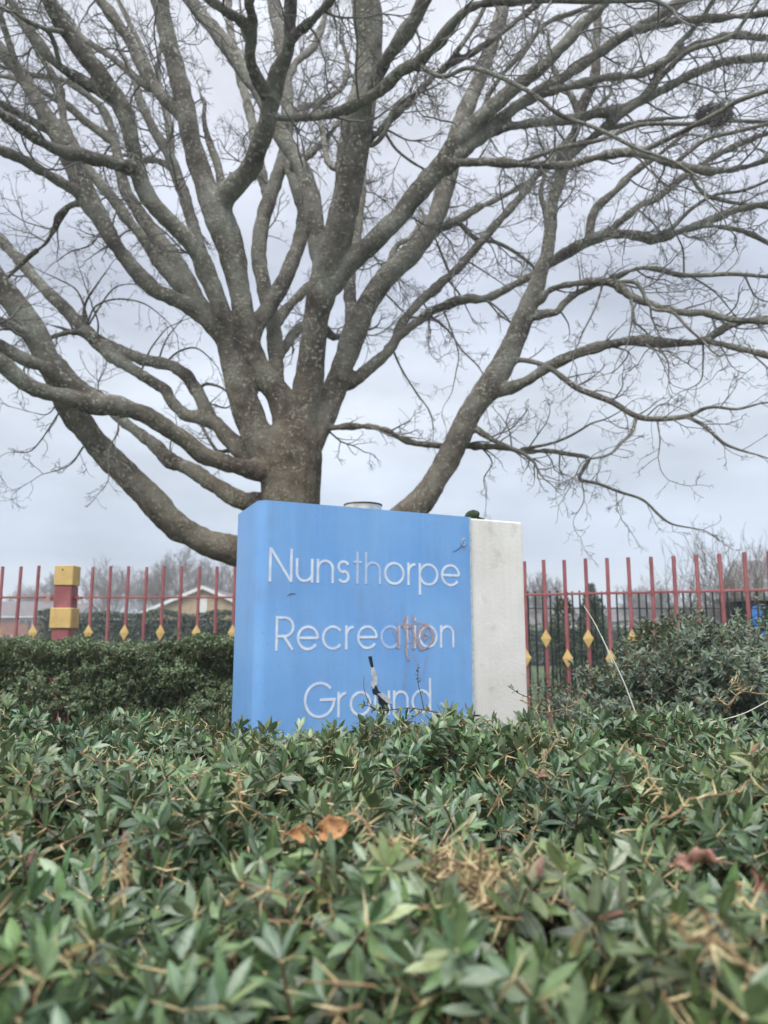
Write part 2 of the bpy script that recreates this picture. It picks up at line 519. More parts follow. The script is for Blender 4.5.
M_letter_e = noise_mat('letter_edge', (.30, .42, .66), (.40, .52, .74), 30, .6, .1)
M_black = noise_mat('tear_black', (.01, .01, .014), (.03, .035, .05), 40, .6, .1)
M_flake = noise_mat('tear_flake', (.40, .44, .46), (.62, .66, .68), 60, .7, .3)
M_rust = noise_mat('rust_scrawl', (.48, .27, .20), (.45, .40, .45), 50, .8, 0)

sign = empty('park_sign', (SA.x, SA.y, 0), 'blue recreation ground sign on a white rendered monolith behind the hedge', 'sign')
TH = .40
# white core: rounded slab, slightly inside the blue sheath
core = MB()
def slab_poly(s0, s1, z1, rr, seg=6):
    pts = [(s0, 0), (s1, 0)]
    for i in range(seg + 1):
        a = PI / 2 * i / seg
        pts.append((s1 - rr + rr * math.cos(a), z1 - rr + rr * math.sin(a)))
    for i in range(seg + 1):
        a = PI / 2 + PI / 2 * i / seg
        pts.append((s0 + rr + rr * math.cos(a), z1 - rr + rr * math.sin(a)))
    return pts
core.prism(slab_poly(.09, 1.4535, TOPZ - .004, .014), SM(-.008), TH - .016)
o = core.build('monolith', M_render, sign)
bv = o.modifiers.new('bevel', 'BEVEL'); bv.width = .008; bv.segments = 2; bv.limit_method = 'ANGLE'
# blue sheath: front sheet, left return and back sheet, folded round a soft corner, from z .55 up
sh = MB()
prof = []
rc = .05
e_in = 1.11
prof.append((e_in, 0.0)); prof.append((.6, 0.0)); prof.append((.3, 0.0)); prof.append((rc + .03, 0.0)); prof.append((rc, 0.0))
for i in range(1, 10):
    a = PI / 2 * i / 9
    prof.append((rc - rc * math.sin(a), -rc + rc * math.cos(a)))
RB = .06
prof.append((0.0, -TH + RB))
for i in range(1, 7):
    a = PI / 2 * i / 6
    prof.append((RB - RB * math.cos(a), -TH + RB - RB * math.sin(a)))
prof.append((.5, -TH)); prof.append((e_in, -TH))
def sheath_top(s, c):
    # the sheet's top edge drops softly on the left return
    if s < .001 + RB and c < -.0:
        k = min(1, (-c) / TH)
        return TOPZ - .022 * k ** 2
    return TOPZ - (.004 if c < -.2 else 0)
zrows = [.55, .9, 1.2, 1.5, 1.8, 2.0, None]
n = len(prof)
vs = []; Mx = SM(0)
th = .005
for layer in (0, 1):
    for zr in zrows:
        for (s, c) in prof:
            if layer:
                # inner copy: shrink towards slab centre
                s2 = s + (th if s < .08 else 0); c2 = c - th if c > -.08 else (c + th if c < -TH + .05 else c)
            else: s2, c2 = s, c
            zz = sheath_top(s, c) if zr is None else zr
            vs.append(Mx @ Vector((s2, zz, c2)))
fs = []
R = len(zrows); tot = n * R
for r_ in range(R - 1):
    for i in range(n - 1):
        a = r_ * n + i
        fs.append((a + 1, a, a + n, a + n + 1))
        b2 = tot + a
        fs.append((b2, b2 + 1, b2 + n + 1, b2 + n))
for i in range(n - 1):
    a = (R - 1) * n + i
    fs.append((a, a + 1, tot + a + 1, tot + a)[::-1])
    fs.append((i, i + 1, tot + i + 1, tot + i))
for i in (0, n - 1):
    for r_ in range(R - 1):
        a = r_ * n + i
        fs.append((a, a + n, tot + a + n, tot + a))
sh.add(vs, fs)
# top closing plate of the sheath
topc = [(s, c) for (s, c) in prof]
sh.add([Mx @ Vector((s, sheath_top(s, c) - .003, c)) for s, c in topc], [tuple(range(len(topc)))[::-1]])
# thin folded trim down the right edge
tr = MB()
for (z0, z1) in ((.55, TOPZ - .002),):
    c = Mx @ Vector((e_in + .004, (z0 + z1) / 2, -.001))
    Rm = Matrix(((SD.x, SN.x, 0), (SD.y, SN.y, 0), (0, 0, 1)))
    tr.box(c, (.008, .012, z1 - z0), Rm)
pn = sh.build('blue_panel', M_panel, sign, smooth=True)
pn.data.set_sharp_from_angle(angle=math.radians(28))
tr.build('edge_trim', M_flake, sign)

# ---- letters: geometric light sans, stroke skeletons (cap height 1)
SWD = .094
XH = .72
def arc(cx, cy, r, a0, a1, n=22):
    return [(cx + r * math.cos(math.radians(a0 + (a1 - a0) * i / n)), cy + r * math.sin(math.radians(a0 + (a1 - a0) * i / n))) for i in range(n + 1)]
h = SWD / 2
rx = (XH - SWD) / 2 + .012
def glyph(ch):
    """returns (advance width, strokes)"""
    if ch == 'N': return .74, [[(h, 0), (h, 1)], [(h, .99), (.74 - h, .01)], [(.74 - h, 0), (.74 - h, 1)]]
    if ch == 'u': r = .24; return .58, [[(h, XH)] + [(h, h + r)] + arc(h + r, h + r, r, 180, 360) + [(h + 2 * r, h + r)], [(h + 2 * r, 0), (h + 2 * r, XH)]]
    if ch == 'n': r = .24; return .58, [[(h, 0), (h, XH)], arc(h + r, XH - h - r, r, 180, 0) + [(h + 2 * r, 0)]]
    if ch == 'h': r = .24; return .58, [[(h, 0), (h, 1.0)], arc(h + r, XH - h - r, r, 180, 0) + [(h + 2 * r, 0)]]
    if ch == 's':
        r = .165; cx = .22
        return .44, [arc(cx, XH - h - r, r, 25, 270, 16)[:] + arc(cx, h + r, r, 90, -150, 16)]
    if ch == 't': return .32, [[(.16, 0), (.16, 1.0)], [(.02, XH - h), (.30, XH - h)]]
    if ch == 'o': return 2 * rx + SWD, [arc(h + rx, XH / 2, rx, 0, 360, 40)]
    if ch == 'r': r = .26; return .33, [[(h, 0), (h, XH)], arc(h + r, XH - h - r, r, 180, 92, 12)]
    if ch == 'p': return 2 * rx + SWD, [arc(h + rx, XH / 2, rx, 0, 360, 40), [(h, -.30), (h, XH)]]
    if ch == 'e': return 2 * rx + SWD, [arc(h + rx, XH / 2, rx, 0, 325, 36), [(SWD * .6, XH / 2), (2 * rx + h, XH / 2)]]
    if ch == 'c': return 2 * rx + SWD * .55, [arc(h + rx, XH / 2, rx, 38, 322, 32)]
    if ch == 'a': return 2 * rx + SWD, [arc(h + rx, XH / 2, rx, 0, 360, 40), [(h + 2 * rx, 0), (h + 2 * rx, XH)]]
    if ch == 'd': return 2 * rx + SWD, [arc(h + rx, XH / 2, rx, 0, 360, 40), [(h + 2 * rx, 0), (h + 2 * rx, 1.06)]]
    if ch == 'i': return SWD, [[(h, 0), (h, XH)], [(h, .86), (h, .86 + SWD)]]
    if ch == 'R':
        r = .27
        return .60, [[(h, 0), (h, 1)], [(h, 1 - h), (.30, 1 - h)] + arc(.30, 1 - h - r + .0, r, 90, -90, 16) + [(h, 1 - h - 2 * r)], [(.28, 1 - h - 2 * r), (.56, .02)]]
    if ch == 'G':
        r = .47
        return 1.0, [arc(h + r, .5, r, 42, 360, 40) , [(h + r, .5), (2 * r + h + .045, .5)]]
    raise ValueError(ch)

def ribbon(pts, wdt):
    left = []; right = []
    n = len(pts)
    closed = n > 8 and (Vector(pts[0]) - Vector(pts[-1])).length < 1e-4
    for i, p in enumerate(pts):
        p = Vector(p)
        if closed:
            a = Vector(pts[(i - 1) % (n - 1)]); b = Vector(pts[(i + 1) % (n - 1)])
        else:
            a = Vector(pts[max(i - 1, 0)]); b = Vector(pts[min(i + 1, n - 1)])
        t = (b - a).normalized()
        nn = Vector((-t.y, t.x))
        left.append(p + nn * wdt / 2); right.append(p - nn * wdt / 2)
    return left, right

def letter(ch, s0, z0, sc, kx, mats, seed):
    wid, strokes = glyph(ch)
    mb = MB()
    for pi, (wd, off, mi) in enumerate(((SWD, .0009, 1), (SWD * .62, .0016, 0))):
        for si, st in enumerate(strokes):
            # resample straight strokes not needed
            l_, r_ = ribbon(st, wd)
            o_ = off + si * .00025
            M0 = SM(o_)
            vs = []; fs = []
            n = len(l_)
            for q in range(n):
                for v in (l_[q], r_[q]):
                    vs.append(M0 @ Vector((s0 + v.x * sc * kx, z0 + v.y * sc, 0)))
                for v in (l_[q], r_[q]):
                    vs.append(M0 @ Vector((s0 + v.x * sc * kx, z0 + v.y * sc, -o_ - .001)))
            for q in range(n - 1):
                a = q * 4; b = a + 4
                fs += [(a, a + 1, b + 1, b), (a, b, b + 2, a + 2), (a + 1, a + 3, b + 3, b + 1)]
            fs += [(0, 2, 3, 1), ((n - 1) * 4, (n - 1) * 4 + 1, (n - 1) * 4 + 3, (n - 1) * 4 + 2)]
            mb.add(vs, fs, mi)
    ob = mb.build('letter', mats, sign)
    return wid * sc * kx

def text_line(txt, px_l, px_r, py_l, py_r, cap_px_top, worn, gap=.085):
    sL, zL = to_panel(px_l, py_l)
    sR, zR = to_panel(px_r, py_r)
    _, zT = to_panel(px_l, cap_px_top)
    sc = zT - zL
    tot = sum(glyph(c)[0] for c in txt) + gap * (len(txt) - 1)
    kx = (sR - sL) / (tot * sc)
    s = sL
    for i, c in enumerate(txt):
        z = zL + (zR - zL) * (s - sL) / (sR - sL)
        mats = [M_letter_b if i in worn else M_letter, M_letter_e if i in worn else M_letter]
        if i not in worn: mats = [M_letter, M_letter_b]
        else: mats = [M_letter_b, M_letter]
        if i in worn: mats = [M_letter_b, M_letter_e]
        s += letter(c, s, z, sc, kx, mats, i) + gap * sc * kx
text_line('Nunsthorpe', 268.3, 460.3, 581.5, 586.5, 547.4, (4, 5))
text_line('Recreation', 274.8, 454.7, 650.9, 647.4, 616.0, (5,))
text_line('Ground', 303.3, 431.5, 718.9, 713.5, 682.7, ())

def decal(name, polys, mat, off=.0032, label=None):
    mb = MB()
    for i, pl in enumerate(polys):
        mb.prism([to_panel(x, y) for x, y in pl], SM(off + i * .0002), off + i * .0002 + .001)
    o = mb.build(name, mat, sign)
    if label: o['label'] = label
    return o
decal('tear', [[(368.2, 656.5), (371.5, 656), (372.5, 662), (373.4, 668), (371, 667), (369.5, 662)]], M_black)
decal('tear', [[(372, 690), (375.5, 684.5), (378.5, 691), (381.5, 693), (387.5, 696.5), (388, 703), (384, 711), (385, 717), (382, 719), (381.5, 706), (378.5, 703), (377.5, 695.5), (373, 694)]], M_black)
decal('peeled_flake', [[(370.5, 668), (373.5, 667), (376.5, 675), (377.5, 684), (375.2, 686), (372.6, 681), (371.2, 675)],
                       [(372, 681), (375, 683.5), (373.5, 689), (371, 686)], [(377, 694), (382, 692.5), (389, 698), (392, 704), (387, 703)]], M_flake, off=.0040)
# peeled curl near the top right, with a dark scratch
cu = MB()
pts = []
for i in range(14):
    a = i / 13 * 2 * PI * .9
    s_, z_ = to_panel(462.5 + 2.0 * math.cos(a), 542.5 + 3.4 * math.sin(a))
    pts.append(SM(.004 + .012 * i / 13) @ Vector((s_, z_, 0)))
cu.tube(pts, .0028, 6)
cu.build('peeled_curl', M_flake, sign, smooth=True)
sc_ = MB()
for line in ([(452, 552), (456, 550.5), (459.5, 548), (461.5, 545.5)], [(287, 595.5), (291, 593.6), (296, 593.8)]):
    sc_ = MB()
    sc_.tube([SM(.0015) @ Vector((*to_panel(x, y), 0)) for x, y in line], [.0006] + [.0014] * (len(line) - 2) + [.0006], 5)
    sc_.build('scratch', M_black, sign)
# rust coloured scrawl over the worn letters
def scrawl(lines, wpx=1.6):
    mb = MB()
    for i, ln in enumerate(lines):
        fine = []
        for a, b in zip(ln[:-1], ln[1:]):
            for k in range(6):
                t = k / 6
                fine.append((a[0] + (b[0] - a[0]) * t + random.uniform(-.35, .35), a[1] + (b[1] - a[1]) * t + random.uniform(-.35, .35)))
        fine.append(ln[-1])
        l_, r_ = [], []
        ribpts = [to_panel(*p) for p in fine]
        l_, r_ = ribbon(ribpts, 1)
        M0 = SM(.0048 + i * .0001)
        vs = []
        for c, a, b in zip(ribpts, l_, r_):
            cv = Vector(c); wv = wpx[i] * .0030 * random.uniform(.5, 1.2)
            vs += [M0 @ Vector((*(cv + (a - cv) * wv), 0)), M0 @ Vector((*(cv + (b - cv) * wv), 0))]
        mb.add(vs, [(2 * q, 2 * q + 1, 2 * q + 3, 2 * q + 2) for q in range(len(fine) - 1)])
    return mb
sl = [[(396.5, 622), (398, 634), (397, 648)], [(405.5, 616), (405, 628), (406.5, 640), (406, 652), (408, 660)], [(400, 626), (405, 623), (411, 626), (407, 629)],
      [(413, 615), (412.5, 628), (414, 640), (412.5, 649)], [(418, 645), (416, 636), (419, 627), (426, 624), (431, 630), (432, 640), (427, 647), (420, 649), (416, 643)],
      [(421, 630), (424, 640), (428, 636), (423, 633)], [(407, 655), (407.5, 668), (405, 680), (402, 690)], [(413, 652), (417, 668), (421, 680)], [(427, 654), (424, 668), (421, 678)],
      [(392, 628), (396, 640), (400, 646)], [(408, 632), (411, 641), (404, 645)], [(414, 624), (420, 622), (426, 628), (418, 641)]]
scrawl(sl, [3.2, 4.2, 3.0, 3.6, 3.6, 2.4, 1.0, .8, .8, 1.2, 1.6, 1.6]).build('rust_scrawl', M_rust, sign)

# pipe stub standing on top of the sign, and the moss clump
pc = Mx @ Vector((.50, TOPZ - .004, -.16))
pp = P(363, 505, pc.y)
pc = Vector((pp.x, pc.y, TOPZ - .003))
pipe = empty('pipe_stub', pc, 'short pale metal pipe stub with a dark rim on top of the blue sign', 'pipe')
pm = MB()
R0, R1, H0 = .092, .082, .040
seg = 40
vs = []
for (r_, z_) in ((R0, 0), (R0, H0), (R1, H0), (R1, 0)):
    for k in range(seg):
        a = 2 * PI * k / seg
        vs.append(pc + Vector((r_ * math.cos(a), r_ * math.sin(a), z_)))
fs = []
for l_ in range(4):
    for k in range(seg):
        j = (k + 1) % seg
        a = l_ * seg; b = ((l_ + 1) % 4) * seg
        fs.append((a + k, a + j, b + j, b + k))
pm.add(vs, fs)
pm.build('pipe_wall', M_steel, pipe, smooth=False)
rm = MB()
ring = [pc + Vector(((R0 + .001) * math.cos(2 * PI * k / 40), (R0 + .001) * math.sin(2 * PI * k / 40), H0)) for k in range(41)]
rm.tube(ring, .004, 6, caps=False)
rm.build('rim', M_darkrim, pipe)
mc = P(472, 519, 3.86) ; mc.z = TOPZ + .018
mb = MB()
vs = []; fs = []
U, W_ = 16, 10
for i in range(W_ + 1):
    for k in range(U):
        th_ = PI * i / W_; ph = 2 * PI * k / U
        rr = 1 + .13 * math.sin(3 * ph + 2 * th_) + .07 * random.uniform(-1, 1)
        vs.append(mc + Vector((.037 * rr * math.sin(th_) * math.cos(ph) + .006 * math.cos(th_), .035 * rr * math.sin(th_) * math.sin(ph), .026 * rr * math.cos(th_))))
for i in range(W_):
    for k in range(U):
        j = (k + 1) % U
        fs.append((i * U + k, (i + 1) * U + k, (i + 1) * U + j, i * U + j))
mb.add(vs, fs)
# little tail of moss along the edge
tp = [mc + Vector((.03, .01, -.012)), mc + SD * .075 + Vector((0, 0, -.014))]
mb.tube(tp, [.008, .003], 6)
tag(mb.build('moss_clump', M_moss, None, smooth=True), 'dark green clump of moss on the top right corner of the blue panel', 'moss')

# ================================================================ red railings
BAR_R = .0138
def diamond(mb, c, M, w_=.075, h_=.132, t=.012):
    vs = [Vector((-w_ / 2, 0, 0)), Vector((0, 0, -h_ / 2)), Vector((w_ / 2, 0, 0)), Vector((0, 0, h_ / 2))]
    a = [M @ (v + Vector((0, -t / 2, 0))) + c for v in vs]
    b = [M @ (v + Vector((0, t / 2, 0))) + c for v in vs]
    # shallow pyramid front
    ap = M @ Vector((0, -t * 1.1, 0)) + c
    mb.add(a + b + [ap], [(0, 1, 8), (1, 2, 8), (2, 3, 8), (3, 0, 8), (7, 6, 5, 4), (0, 4, 5, 1), (1, 5, 6, 2), (2, 6, 7, 3), (3, 7, 4, 0)])
def railing(root, pts_x0, dirv, n, sp, top, rail_zs, phase, skip=(), base=.12, dzd=0):
    """n bars from point pts_x0 along dirv"""
    Rm = Matrix(((dirv.x, -dirv.y, 0), (dirv.y, dirv.x, 0), (0, 0, 1)))
    fr = Rm @ Vector((0, -1, 0))
    bars = 0
    for i in range(n):
        p = pts_x0 + dirv * (sp * i)
        if i in skip: continue
        dz = random.uniform(-.006, .006)
        mb = MB()
        lean = dirv * random.uniform(-.004, .004)
        mb.tube([Vector((p.x, p.y, base)), Vector((p.x, p.y, 1.2)), Vector((p.x, p.y, top + dz)) + lean], BAR_R, 10)
        for rz in rail_zs:      # collar at every rail crossing
            mb.tube([Vector((p.x, p.y, rz - .013)), Vector((p.x, p.y, rz + .013))], BAR_R * 1.28, 10)
        mb.build('bar', M_red, root, smooth=False)
        hi = (i + phase) % 2 == 0
        d = MB()
        diamond(d, Vector((p.x, p.y, (1.475 if hi else 1.335) + dzd)) + fr * (BAR_R + .006), Rm)
        d.build('diamond', M_yellow, root)
    a = pts_x0 - dirv * (sp * .5); b = pts_x0 + dirv * (sp * (n - .5))
    for rz in rail_zs:
        mb = MB()
        c = (a + b) / 2; c = Vector((c.x, c.y, rz))
        mb.box(c, ((b - a).length, .02, .017), Rm, bev=.003)
        mb.build('rail', M_red, root)

YL = 6.32
SPL = .1495
Xpost = P(61.8, 600, YL).x
fl = empty('red_railings', (Xpost, YL, 0), 'dark red railings with yellow diamonds, the run left of the blue sign', 'railings', 'red railings round the ground')
x0 = P(91.2, 600, YL).x
railing(fl, Vector((x0, YL, 0)), Vector((1, 0, 0)), 12, SPL, 2.072, (1.812, .3), 0, dzd=.045)
x1 = P(36.2, 600, YL).x
fl2 = empty('red_railings', (Xpost - 3, YL, 0), 'dark red railings with yellow diamonds beyond the banded post at the left edge', 'railings', 'red railings round the ground')
railing(fl2, Vector((x1 - SPL * 15, YL, 0)), Vector((1, 0, 0)), 16, SPL, 2.072, (1.812, .3), 1, dzd=.045)

def banded_post(x, y, label):
    r = empty('banded_post', (x, y, 0), label, 'post', 'banded posts of the railings')
    def seg(nm, z0, z1, wd, m):
        mb = MB(); mb.box((x, y, (z0 + z1) / 2), (wd, wd, z1 - z0), bev=.006); mb.build(nm, m, r)
    wy, wr = .160, .146
    seg('band', 1.912, 2.083, wy, M_yellow)
    seg('shaft', 0.02, 1.909, wr, M_red)
    seg('band', 1.555, 1.725, wy + .018, M_yellow)
    mb = MB(); mb.tube([(x - .01, y - wy / 2 - .004, 2.045), (x - .01, y - wy / 2 + .004, 2.045)], .007, 10); mb.build('bolt', M_darkrim, r)
    for sgn in (-1, 1):
        mb = MB(); mb.box((x + sgn * (wr / 2 + .03), y, 1.812), (.055, .05, .022), bev=.004)
        mb.tube([(x + sgn * (wr / 2 + .035), y - .02, 1.79), (x + sgn * (wr / 2 + .035), y - .02, 1.835)], .008, 8)
        mb.build('bracket', M_red, r)
    return r
banded_post(Xpost, YL + .08, 'square red post with yellow bands between the left railings')

RP = Vector((1.05, 5.6, 0)); RDv = Vector((1.39, -.55, 0)).normalized()
_a = P(525, 600, 5.62); RP = Vector((_a.x, 5.62, 0))
fr_ = empty('red_railings', RP, 'dark red railings with yellow diamonds, the run right of the white sign end', 'railings', 'red railings round the ground')
railing(fr_, RP - RDv * (.1495 * 12), RDv, 40, .1495, 2.050, (1.797, .3), 1)
_c = RP - RDv * (.1495 * 13.2)
banded_post(_c.x, _c.y, 'square red post with yellow bands hidden behind the sign')

# ================================================================ green railings further back
gy = 10.2
gf = empty('green_railings', (4.5, gy, 0), 'dark green bow railings behind the red railings on the right', 'railings')
gx0 = P(528, 600, gy).x - .6
ng = 66
for i in range(ng):
    x = gx0 + i * .1
    mb = MB()
    mb.tube([(x, gy, 0.03), (x, gy, 2.085 + random.uniform(-.01, .01))], .0125, 8)
    mb.build('bar', M_green, gf)
for rz in (1.855, .22):
    mb = MB(); mb.box((gx0 + ng * .05, gy, rz), (ng * .1, .03, .012)); mb.build('rail', M_green, gf)
for k, hx in enumerate(range(2, ng - 3, 8)):
    cx = gx0 + hx * .1 + .05
    mb = MB()
    pts = [(cx - .10, gy - .02, .3), (cx - .10, gy - .02, 1.28)] + [(cx - .10 * math.cos(a), gy - .02, 1.28 + .10 * math.sin(a)) for a in np.linspace(0.1, PI - .1, 12)] + [(cx + .10, gy - .02, 1.28), (cx + .10, gy - .02, .3)]
    mb.tube(pts, .012, 8)
    mb.build('hoop', M_green, gf)

# ================================================================ tree (traced limbs, each with its own distance)
LIMBS = {}   # name -> dict(pts=[Vector], rad=[m], px=[(x,y)], Y=[...])
def nearest(name, x, y):
    Lm = LIMBS[name]
    return min(range(len(Lm['px'])), key=lambda i: (Lm['px'][i][0] - x) ** 2 + (Lm['px'][i][1] - y) ** 2)
def catmull(P_, k=5):
    outp = []
    n = len(P_)
    for i in range(n - 1):
        p0 = P_[max(i - 1, 0)]; p1 = P_[i]; p2 = P_[i + 1]; p3 = P_[min(i + 2, n - 1)]
        for j in range(k):
            t = j / k
            outp.append(.5 * ((2 * p1) + (-p0 + p2) * t + (2 * p0 - 5 * p1 + 4 * p2 - p3) * t * t + (-p0 + 3 * p1 - 3 * p2 + p3) * t ** 3))
    outp.append(P_[-1])
    return outp
def limb(name, parent, pts, Yend, Ystart=None, sprout=1.0):
    A = np.array(pts, dtype=float)
    if parent:
        i = nearest(parent, A[0, 0], A[0, 1])
        Ys = LIMBS[parent]['Y'][i]
        pp = LIMBS[parent]['px'][i]
        if (pp[0] - A[0, 0]) ** 2 + (pp[1] - A[0, 1]) ** 2 > 9:
            A = np.vstack([[pp[0], pp[1], A[0, 2]], A])
    else:
        Ys = Ystart
    seg_ = np.hypot(np.diff(A[:, 0]), np.diff(A[:, 1])); s = np.concatenate([[0], np.cumsum(seg_)]); s /= s[-1]
    Y = Ys + (Yend - Ys) * s
    Q = [np.array([A[i, 0], A[i, 1], A[i, 2], Y[i]]) for i in range(len(A))]
    Q = catmull(Q, 5)
    P3 = [P(q[0], q[1], q[3]) for q in Q]
    rad = [max(.3, q[2]) * (1 if name == 'trunk' else .84) / F * depth_at(q[1], q[3]) for q in Q]
    LIMBS[name] = dict(pts=P3, rad=rad, px=[(q[0], q[1]) for q in Q], Y=[q[3] for q in Q], sprout=sprout, parent=parent)

T = 8.2
limb('trunk', None, [(296, 790, 44), (296, 740, 36), (295, 640, 31), (293, 560, 29), (291, 510, 29), (291, 470, 30), (294, 440, 27), (297, 420, 20)], T, T, 0)
limb('A', 'trunk', [(294, 445, 24), (303, 410, 19), (309, 380, 17), (315, 330, 15.5), (322, 290, 18), (334, 250, 20), (345, 205, 16), (353, 150, 20), (363, 100, 17), (369, 50, 16), (366, 0, 18), (358, -70, 14), (345, -150, 11), (335, -240, 8), (320, -330, 5)], 6.6)
limb('B', 'trunk', [(293, 440, 20), (282, 402, 17), (264, 376, 15), (250, 345, 13.5), (241, 300, 13), (232, 255, 16), (219, 217, 18), (205, 185, 14.5), (194, 150, 12), (184, 100, 11), (171, 50, 11), (160, 0, 10), (146, -60, 9), (128, -140, 7), (110, -220, 4)], 6.9, sprout=.8)
limb('B2', 'B', [(219, 214, 14), (228, 192, 13), (250, 168, 12), (264, 132, 11), (271, 106, 11), (280, 68, 9), (289, 46, 8), (290, 26, 8), (290, 0, 9), (292, -50, 8), (298, -110, 6), (300, -180, 4)], 5.2)
limb('C1', 'B2', [(270, 104, 8), (256, 76, 7), (250, 57, 6.5), (252, 34, 6), (252, 13, 5), (247, -3, 5), (240, -60, 4), (225, -120, 3)], 5.0)
limb('C3', 'C1', [(250, 38, 6), (244, 24, 6), (231, 14, 6.5), (208, -1, 5.5), (185, -25, 5), (150, -60, 4)], 4.9)
limb('C2', 'B2', [(291, 40, 7), (299, 32, 5.5), (315, 18, 5), (331, 0, 5), (352, -28, 4.5), (380, -80, 3)], 4.7)
limb('B3', 'B2', [(268, 117, 7), (280, 118, 5), (296, 117, 5), (322, 116, 5), (346, 109, 6), (367, 99, 6), (382, 89, 6.5), (401, 71, 7.5), (419, 62, 7), (437, 44, 7), (450, 26, 6), (468, 10, 6), (484, 3, 5.5), (510, 1, 5), (545, -1, 4.5), (585, 0, 4), (640, 0, 3)], 4.7)
limb('E', 'A', [(352, 125, 11), (369, 94, 9), (382, 68, 8), (396, 46, 8.5), (414, 20, 9), (430, -10, 8), (450, -60, 6), (480, -130, 4)], 5.5)
limb('B3t', 'B3', [(419, 64, 2.8), (442, 77, 2.6), (468, 68, 2.6), (495, 75, 2.6), (518, 86, 2.8), (536, 96, 2.6), (560, 115, 2.4), (585, 124, 2.4), (607, 133, 2.2), (636, 148, 2), (672, 161, 1.6), (700, 178, 1.2)], 4.9)
limb('AL', 'A', [(324, 268, 12), (316, 232, 12), (311, 198, 11), (299, 163, 10), (283, 138, 9.5), (273, 122, 9), (262, 98, 9), (240, 65, 9), (221, 39, 9), (201, 14, 8), (185, -6, 7.5), (160, -40, 6.5), (130, -90, 5), (100, -150, 3)], 8.8)
limb('F', 'A', [(331, 285, 13), (346, 267, 12), (367, 248, 11.5), (384, 232, 11), (401, 215, 11), (415, 195, 12), (440, 167, 11), (456, 141, 10), (484, 115, 9), (510, 91, 8.5), (536, 72, 8), (562, 47, 7.5), (580, 27, 7.5), (599, 9, 7), (622, -16, 6), (660, -60, 5), (710, -120, 3)], 7.0)
limb('F2', 'F', [(448, 168, 8), (460, 155, 8), (484, 134, 8), (510, 112, 7.5), (536, 94, 6.5), (565, 76, 6.5), (594, 56, 6), (620, 39, 6), (646, 23, 6), (680, 2, 6), (720, -24, 5), (780, -60, 3.5)], 7.8)
limb('G', 'F2', [(616, 42, 4), (630, 33, 4.5), (672, 22, 4.5), (700, 19, 4.5), (724, 18, 4.2), (768, 13, 4), (830, 5, 3)], 7.0)
limb('F3', 'F2', [(488, 134, 6), (500, 129, 6), (526, 124, 6), (562, 120, 6), (582, 117, 5.5), (620, 109, 6), (654, 94, 5.5), (685, 78, 5.5), (724, 62, 5), (768, 57, 4.5), (830, 50, 3)], 8.2)
limb('F4', 'F', [(437, 170, 6), (450, 164, 5.5), (484, 162, 5), (523, 164, 5), (565, 165, 5), (607, 155, 5), (636, 153, 5.5), (672, 164, 5), (711, 171, 5), (745, 167, 4.5), (768, 159, 4), (820, 140, 3)], 6.0)
limb('F5', 'F2', [(536, 97, 4.5), (568, 87, 4.2), (604, 78, 4.5), (638, 75, 4.2), (667, 60, 4), (698, 44, 4), (735, 35, 4), (768, 39, 3.5), (820, 45, 2.5)], 7.6)
limb('H', 'trunk', [(300, 450, 24), (316, 425, 19), (331, 398, 15.5), (345, 360, 14), (354, 332, 14), (368, 303, 13), (386, 278, 13), (406, 258, 13), (424, 238, 12), (437, 215, 11), (444, 193, 11), (451, 167, 10.5), (458, 130, 10), (471, 99, 9.5), (484, 66, 9), (495, 34, 8), (505, 0, 7.5), (518, -50, 6), (530, -110, 5), (540, -180, 3)], 10.2)
limb('H2', 'H', [(354, 330, 9), (350, 300, 8), (350, 270, 8), (356, 235, 7), (362, 190, 6)], 10.0)
limb('H3', 'H', [(412, 256, 6), (433, 233, 5.5), (458, 220, 5), (478, 208, 4), (497, 199, 3.5), (525, 184, 3), (560, 160, 2.2)], 11.5)
limb('H4', 'H', [(384, 282, 4), (395, 248, 3), (412, 236, 3), (424, 216, 2.5)], 10.5)
limb('I', 'H', [(346, 385, 9), (358, 377, 7.5), (377, 362, 7), (392, 347, 7.5), (406, 317, 5.5), (432, 291, 5), (458, 268, 5), (479, 244, 5), (497, 223, 4.8), (518, 199, 4.2), (545, 165, 3.5), (575, 130, 3), (610, 95, 2)], 10.5)
limb('I2', 'I', [(388, 350, 7), (398, 338, 5.5), (419, 321, 5), (437, 309, 5), (466, 299, 5.5), (484, 299, 5), (510, 287, 4.8), (536, 273, 5), (556, 259, 6), (575, 248, 7), (594, 239, 6.5), (625, 234, 6), (654, 239, 5.5), (680, 231, 5), (703, 223, 5), (737, 210, 4.5), (768, 203, 4), (830, 185, 3)], 9.2)
limb('M', 'trunk', [(293, 600, 24), (270, 572, 21), (240, 553, 19), (202, 541, 16), (170, 520, 17), (146, 494, 16), (115, 464, 15.5), (88, 433, 15.5), (70, 408, 15), (53, 372, 15), (38, 340, 15), (20, 312, 15), (0, 286, 14), (-30, 248, 12), (-75, 200, 9), (-120, 140, 6)], 6.6)
limb('J', 'trunk', [(300, 640, 24), (335, 580, 22), (370, 545, 20), (400, 522, 19), (420, 502, 17), (440, 473, 14.5), (455, 446, 14.5), (468, 417, 14.5), (483, 394, 15), (503, 366, 13.5), (518, 330, 12.5), (531, 299, 11), (539, 278, 10), (547, 252, 8.5), (550, 226, 7.5), (553, 200, 7.5), (560, 180, 7), (563, 156, 7), (573, 135, 6.5), (584, 104, 6.5), (594, 78, 5.5), (596, 50, 5), (597, 21, 4.5), (600, -15, 4), (610, -80, 2.5)], 8.0)
limb('J0', 'J', [(549, 222, 4), (543, 205, 3.5), (541, 190, 3), (546, 170, 2)], 8.0)
